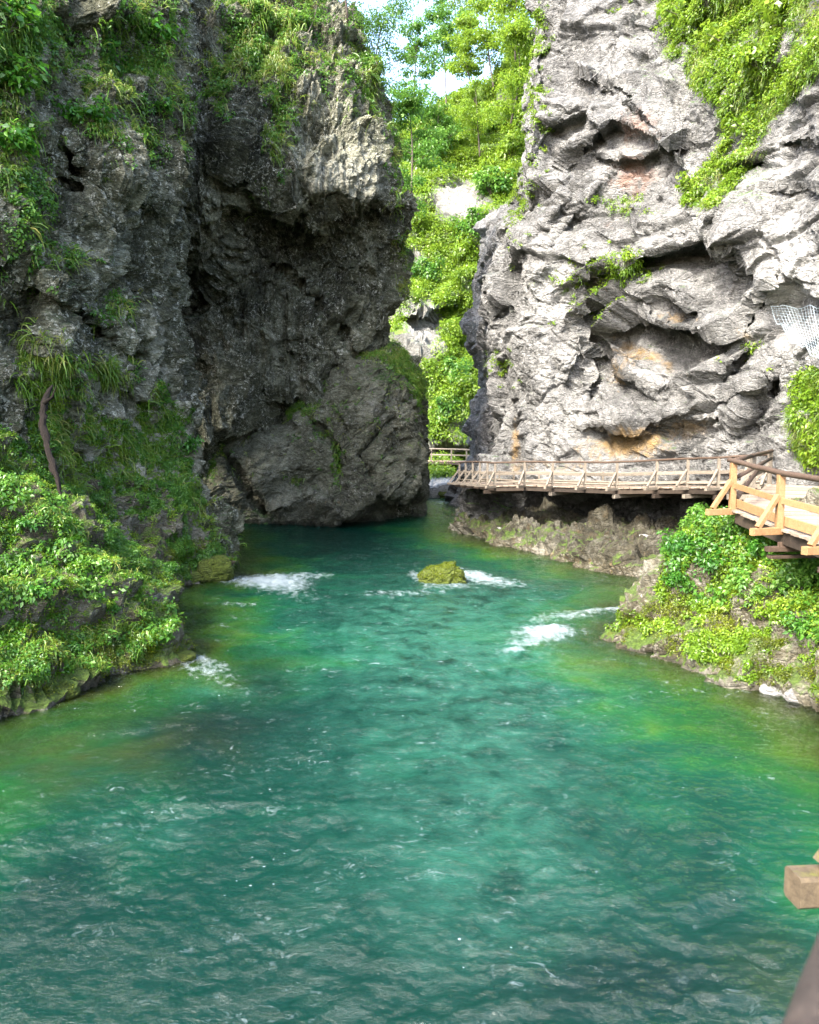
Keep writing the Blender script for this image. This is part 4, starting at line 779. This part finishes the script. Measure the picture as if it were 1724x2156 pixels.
def rail_run(parent, posts, hs, mat_post, mat_rail, outdir, brace=True, pw=.10, railr=.045, mid='plank', matmid=None, basel=.62, lowrail=False, flip=1, new=False):
    # posts: list of xyz at the deck edge; each post a part with its brace and base beam as sub-parts
    tops = []
    for k, p in enumerate(posts):
        p = np.array(p); o = np.array([outdir[k][0], outdir[k][1], 0.0]); o /= np.linalg.norm(o)
        v, f = cat([box(p+np.array([0, 0, -.10]), p+np.array([0, 0, hs]), pw, pw)]); po = mkobj('post', mesh_np('post', v, f), mat_post, parent)
        if brace:
            bb = part('brace', [box(p+o*basel*.86+np.array([0, 0, .03]), p+o*.05+np.array([0, 0, hs*.62]), pw*.85, pw*.7)], mat_post, po)
            ba = part('base_beam', [box(p-o*.25+np.array([0, 0, -.055]), p+o*(basel+.05)+np.array([0, 0, -.055]), pw*1.15, pw*1.1)], mat_post, po)
        tops.append(p+np.array([0, 0, hs+railr*.6]))
    t = np.array(tops); t2 = np.vstack([t[0]-(t[1]-t[0])*.12, t, t[-1]+(t[-1]-t[-2])*.12]) if len(t) > 1 else t
    dense = catmull(t2, len(t2)*6, 0); dense = dense+.02*np.stack([perlin(dense*1.3, 5), perlin(dense*1.3+9, 6), perlin(dense*1.3+4, 7)*.8], -1)
    part('handrail', [tube(dense, railr, 9, .25, 3)], mat_rail, parent, True)
    mids = []
    for a, b in zip(posts[:-1], posts[1:]):
        a = np.array(a); b = np.array(b); mids.append(box(a+np.array([0, 0, hs*.52]), b+np.array([0, 0, hs*.52]), .03, .13))
    part('mid_rail', mids, matmid or mat_post, parent)
    if lowrail:
        part('low_rail', [tube(np.array(posts)+np.array([0, 0, .14]), .045, 7, .2, 9)], matmid or mat_post, parent, True)

def pt(px, py, d): return tuple(P(px, py, d))
# long weathered walkway hung on the right cliff
E = [(967, 1015.5, 43.2), (980, 1016, 41.8), (995, 1017, 40.4), (1010, 1018.5, 39.4), (1026, 1020, 38.5), (1042, 1022.5, 37.8), (1104, 1021, 36.9), (1163, 1023, 36.0), (1231, 1025, 34.9), (1298, 1027, 33.6), (1382, 1025.5, 32.0), (1447, 1025, 30.5), (1512, 1026, 28.9), (1572, 1024, 28.2), (1618, 1022, 27.6)]
EP = [pt(*e) for e in E]
wk = empty('walkway', EP[7], 'long weathered wooden walkway with railing fixed along the foot of the pale right cliff', 'walkway')
def rel(o, parent): 
    # keep world place when parented to an empty that is not at the origin
    o.location = -Vector(parent.location)
_part0 = part
def outd(pts):
    q, t = off(pts, 1.0); return [(b, -a) for a, b in t]
kids0 = set(bpy.data.objects)
DE = [pt(955, 1014, 45.5)]+EP+[pt(1660, 1020, 27.2)]
deck(wk, DE, 2.3, W_DECK)
rail_run(wk, EP, 1.05, W_OLD, W_RAIL, outd(EP), lowrail=True)
q, _ = off(DE, 1.42); inner = np.column_stack([q, np.array(DE)[:, 2]])
beams = []
for pl, o_ in ((np.array(DE), .06), ):
    for k_ in (.1, 1.5):
        qq, _ = off(DE, k_); zz = np.array(DE)[:, 2]-.17
        for a, b in zip(range(len(qq)-1), range(1, len(qq))): beams.append(box((*qq[a], zz[a]), (*qq[b], zz[b]), .12, .2))
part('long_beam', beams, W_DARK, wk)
for k in (4, 7, 9, 10, 11, 12, 13):
    a = np.array(EP[k]); dd_ = np.array(outd(EP)[k]); o3 = np.array([dd_[0], dd_[1], 0.])
    part('cross_beam', [box(a+o3*.18+np.array([0, 0, -.36]), a-o3*1.9+np.array([0, 0, -.36]), .16, .16)], W_OLD if k % 2 else W_DARK, wk)
part('kerb_log', [tube(np.column_stack([off(DE, 1.35)[0], np.array(DE)[:, 2]+.16]), .05, 7, .2, 4)], W_OLD, wk, True)
wpost = [(*off(DE, 1.42)[0][k], DE[k][2]) for k in range(1, len(DE)-1, 2)]
part('wall_side_rail', [tube(np.array(wpost)+np.array([0, 0, .55]), .04, 7, .2, 6)]+[box(p, np.array(p)+np.array([0, 0, .62]), .08, .08) for p in wpost], W_OLD, wk)
# near platform of fresh wood
NP = [pt(1619, 1020, 27.4), pt(1583, 1043, 22.6), pt(1541, 1072, 18.5), pt(1640, 1112, 16.0), pt(1757, 1150, 13.9), pt(1900, 1210, 11.8)]
pf = empty('platform', NP[2], 'near wooden platform of orange fresh larch posts above the right bank', 'platform')
deck(pf, [pt(1619, 1020, 27.2)]+NP[1:], 1.6, W_DECK)
rail_run(pf, NP[:2], 1.1, W_OLD, W_RAIL, [(-1, .2)]*2, pw=.13, railr=.06)
rail_run(pf, NP[2:], 1.08, W_NEW, W_RAIL, [(-1, -.25), (-1, -.3), (-1, -.3), (-1, -.3)], pw=.13, railr=.06, basel=.6)
part('handrail', [tube(np.array([NP[1], NP[2]])+np.array([0, 0, 1.13]), .06, 8, .2, 8)], W_RAIL, pf, True)
part('slanting_log', [tube(np.array([np.array(NP[2])+np.array([.15, .1, .25]), np.array(NP[1])+np.array([.3, 0, .95])]), .05, 8), tube(np.array([np.array(NP[2])+np.array([.2, .2, .75]), np.array(NP[1])+np.array([.5, 0, 1.05])]), .05, 8)], W_RAIL, pf, True)
part('edge_plank', [box(np.array(a)+np.array([.1, 0, .14]), np.array(b)+np.array([.1, 0, .14]), .035, .2) for a, b in zip(NP[2:-1], NP[3:])], W_NEW, pf)
bm = []
for k_ in (.15, 1.5):
    qq, _ = off(NP[1:], k_); zz = np.array(NP[1:])[:, 2]-.2
    for a in range(len(qq)-1): bm.append(box((*qq[a], zz[a]), (*qq[a+1], zz[a+1]), .16, .26))
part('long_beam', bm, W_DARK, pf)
for k in (3, 4):
    a = np.array(NP[k]); part('cross_beam', [box(a+np.array([-.25, -.05, -.42]), a+np.array([2.2, .3, -.42]), .18, .1), box(a+np.array([.0, -.0, -.34]), a+np.array([2.2, .3, -.34]), .06, .12), box(a+np.array([-.2, -.05, -.58]), a+np.array([2.2, .3, -.58]), .18, .06)], W_RAIL, pf)
part('support_post', [box(np.array(NP[2])+np.array([.9, .2, -2.4]), np.array(NP[2])+np.array([.9, .2, -.3]), .2, .2)], W_DARK, pf)
part('support_post', [box(np.array(NP[3])+np.array([1.2, .2, -2.4]), np.array(NP[3])+np.array([1.2, .2, -.3]), .2, .2)], W_DARK, pf)
# distant walkway in the gap
FE = [pt(870, 968, 81), pt(908, 969, 80), pt(950, 970, 79), pt(982, 971.5, 77.5), pt(1013, 973, 76), pt(1050, 974, 74)]
fw = empty('walkway', FE[2], 'small distant wooden walkway seen in the gap between the two cliffs', 'walkway')
deck(fw, FE, 1.6, W_DECK, .12, .3); rail_run(fw, FE, 1.1, W_OLD, W_OLD, outd(FE), brace=False, pw=.14, railr=.07)
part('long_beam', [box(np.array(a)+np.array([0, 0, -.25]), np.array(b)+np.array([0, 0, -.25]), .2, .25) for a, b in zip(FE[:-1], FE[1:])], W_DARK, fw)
# rail and base beam of the walkway the photographer stands on
c0_ = W(1668, 1868, 3.33)
nw = empty('walkway', (c0_[0]+.6, c0_[1], 3.3), 'end of a mossy squared beam and a dark round rail in the lower right corner', 'walkway')
z0 = c0_[2]
part('base_beam', [box(c0_, c0_+np.array([1.3, .10, 0]), .11, .12, bev=.012)], W_MOSSY, nw)
part('brace', [box(c0_+np.array([.13, .0, .07]), c0_+np.array([.62, .05, .75]), .09, .10, bev=.01)], W_MOSSY, nw)
part('post', [box(c0_+np.array([.66, .05, -.05]), c0_+np.array([.66, .05, 1.05]), .12, .12, bev=.01)], W_MOSSY, nw)
ra = P(1852, 1900, .93); rb = P(1792, 2156, .66); rd = ra-rb
part('handrail', [tube(np.array([rb-rd*3.0, rb, ra, ra+rd*5]), .047, 20, .08, 2)], W_NEAR, nw, True)
dk = [(-9+19*0+1.3+c0_[0]*0+.25+.0*k, -4+1.35*k, 3.37) for k in range(6)]
deck(nw, [(c0_[0]+.5, 2.45, 3.40), (c0_[0]+.45, 0, 3.40), (c0_[0]+.45, -3.5, 3.40)], 1.6, W_DECK)
# everything built in world coordinates: shift parts back under their thing
for root in (wk, pf, fw, nw):
    for ch in list(bpy.data.objects):
        if ch.parent == root: ch.location = -Vector(root.location)

# ------------------------------------------------------------------ loose things
# dead trunk leaning on the left slope
pth = np.array([P(110, 812, 21.0), P(92, 850, 20.6), P(90, 900, 20.2), P(103, 950, 19.9), P(118, 1000, 19.6), P(133, 1066, 19.2)])
pth = pth + np.array([0, 0, 0]); dt = empty('dead_trunk', pth[-1], 'dark dead tree trunk leaning upright against the left slope', 'dead trunk')
part('trunk', [tube(catmull(pth, 26, 0), np.interp(np.linspace(0, 1, 26), [0, .2, .5, .8, 1], [.025, .085, .08, .07, .03]), 14, 1.3, 5)], W_DEAD, dt, True)
part('branch_stub', [tube(np.array([P(92, 850, 20.5), P(110, 835, 20.4), P(118, 812, 20.4)]), [.05, .03, .008], 7, .8, 2)], W_DEAD, dt, True)
for ch in dt.children: ch.location = -dt.location
st = np.array([P(1598, 1190, 17.5), P(1640, 1201, 17.2), P(1690, 1216, 16.9)]); st[:, 2] += 0
o = mkobj('stick', mesh_np('stick', *tube(catmull(st, 9, 0), np.linspace(.022, .010, 9), 7, .2, 3)), wood_mat('bleached_wood', (.45, .38, .28), (.7, .62, .5))); tag(o, 'thin pale fallen stick lying on the greenery of the right bank', 'stick')
st = np.array([P(268, 1242, 21.2), P(292, 1232, 21.4)])
o = mkobj('stick', mesh_np('stick', *tube(st, .03, 7)), W_NEW); tag(o, 'short orange broken stick lying on the moss of the left bank', 'stick')
# rocks of the shore
def rock(px, py, d, r, seed, mat, label, amp=.3, z=None, attr=None, R=None, group=None, name='rock', power=.85):
    c = P(px, py, d); 
    if z is not None: c = W(px, py, z)
    me, _ = rock_mesh(name, (0, 0, 0), r, seed, 44, R=R, amp=amp, attr=attr, power=power); o = mkobj(name, me, mat); o.location = c; tag(o, label, 'rock', group); return o
A0 = lambda g: {'pale': .5+0*g[..., 0], 'ochre': .3*(g[..., 2] < -.2), 'moss': .3*(g[..., 2] < -.3)}
A1 = lambda g: {'moss': .8+0*g[..., 0]}
A2 = lambda g: {'pale': .6+0*g[..., 0], 'moss': -.5+0*g[..., 0]}
rock(1425, 1190, 24.6, (.62, .5, .62), 11, M_PALE, 'pale rounded boulder at the left end of the right bank greenery', .22, attr=A0, name='boulder')
rock(1300, 1158, 33.6, (1.0, .4, .24), 12, M_PALE, 'flat whitish slab on the mossy ledge under the walkway', .3, attr=A2)
rock(1355, 1140, 33.0, (.45, .35, .3), 13, M_PALE, 'whitish block beside the flat slab on the ledge under the walkway', .3, attr=A2)
rock(1210, 1165, 34.2, (.55, .3, .16), 14, M_PALE, 'thin pale stone at the waterline under the walkway', .3, attr=A2)
rock(1050, 1130, 39.5, (.5, .4, .5), 15, M_PALE, 'pale cracked stone at the left foot of the right cliff', .3, attr=A2)
for px, py, r, sd, lab in ((275, 1210, (.45, .4, .3), 21, 'mossy stone at the inlet, highest of the mossy stones on the left bank'), (330, 1222, (.6, .4, .25), 22, 'long mossy stone beside the inlet of the left bank'), (395, 1215, (.6, .45, .28), 23, 'mossy stone between the inlet and the tip of the left ridge'), (255, 1250, (.35, .3, .3), 24, 'small mossy stone at the head of the inlet'),
   (455, 1205, (.6, .5, .55), 25, 'dark mossy stone at the tip of the left ridge where the white water starts'), (370, 1380, (.45, .35, .16), 26, 'low mossy stone at the tip of the layered left bank'), (300, 1385, (.8, .3, .12), 27, 'flat mossy layer of stone along the left waterline'), (120, 1455, (.5, .3, .2), 28, 'mossy stone at the waterline nearest the left edge')):
    rock(px, py, 0, r, sd, M_MOSSROCK, lab, .3, z=r[2]*.5, attr=A1, group='mossy stones on the left bank')
for px, py, r, sd, lab in ((1690, 1462, (.4, .3, .2), 31, 'pale stone at the right waterline nearest the frame edge'), (1640, 1452, (.3, .22, .14), 32, 'pale damp stone left of the outermost pale stone on the right shore'), (1575, 1425, (.35, .25, .16), 33, 'mossy stone on the right shore below the greenery'), (1500, 1395, (.4, .3, .18), 34, 'mossy stone in the middle of the right shore'), (1380, 1350, (.6, .35, .2), 35, 'long mossy stone near the point of the right shore'), (1310, 1338, (.45, .3, .14), 36, 'mossy stone at the very point of the right shore')):
    rock(px, py, 0, r, sd, M_PALE if 'pale' in lab else M_MOSSROCK, lab, .3, z=r[2]*.4, attr=A2 if 'pale' in lab else A1, group='stones of the right shore')
rg = np.random.default_rng(5)
for k, (px, py, r) in enumerate(((905, 1036, .9), (925, 1040, .7), (948, 1043, 1.0), (968, 1036, .9), (985, 1041, .7), (912, 1046, .6), (940, 1030, .8))):
    o = rock(px, py, 66, (r, r*.7, r*.5), 50+k, M_MOSSROCK if k == 2 else M_FAR, ['pale stone at the left end of the distant gravel shore', 'small pale stone second from the left on the distant gravel shore', 'mossy yellow stone on the distant gravel shore', 'pale stone just right of the mossy yellow stone on the distant shore', 'pale stone at the right end of the distant gravel shore', 'smallest stone lying at the waterline of the distant shore', 'pale stone behind the mossy yellow stone on the distant shore'][k], .3, attr=A1 if k == 2 else A2, group='stones of the distant shore')
# wire net hung over the right cliff face
def netp(u, v):
    x = (1622*(1-u)+1790*u)*(1-v)+(1662*(1-u)+1800*u)*v; y = (652*(1-u)+640*u)*(1-v)+(715*(1-u)+800*u)*v
    p, n_ = onsurf('cliff_right', x, y); return p
npt = np.array([[netp(u, v) for u in np.linspace(0, 1, 14)] for v in np.linspace(0, 1, 9)]); r_ = (CAM-npt); npt = npt+r_/np.linalg.norm(r_, axis=-1, keepdims=True)*.5
for _k in range(4): npt[1:-1, 1:-1] = (npt[:-2, 1:-1]+npt[2:, 1:-1]+npt[1:-1, :-2]+npt[1:-1, 2:])/4
npt = catmull(catmull(npt, 17, 0), 27, 1); wires = []
for k in range(npt.shape[1]): wires.append(tube(npt[:, k], .004 if k % 13 else .012, 4))
for k in range(npt.shape[0]): wires.append(tube(npt[k], .004 if k % 16 else .012, 4))
v, f = cat(wires); mm, b, L = newmat('galvanised_wire'); b.inputs['Base Color'].default_value = (.42, .50, .55, 1); b.inputs['Metallic'].default_value = .3; b.inputs['Roughness'].default_value = .5
tag(mkobj('rockfall_net', mesh_np('rockfall_net', v, f), mm), 'grey wire rockfall net stretched over the pale cliff at the right edge', 'net')
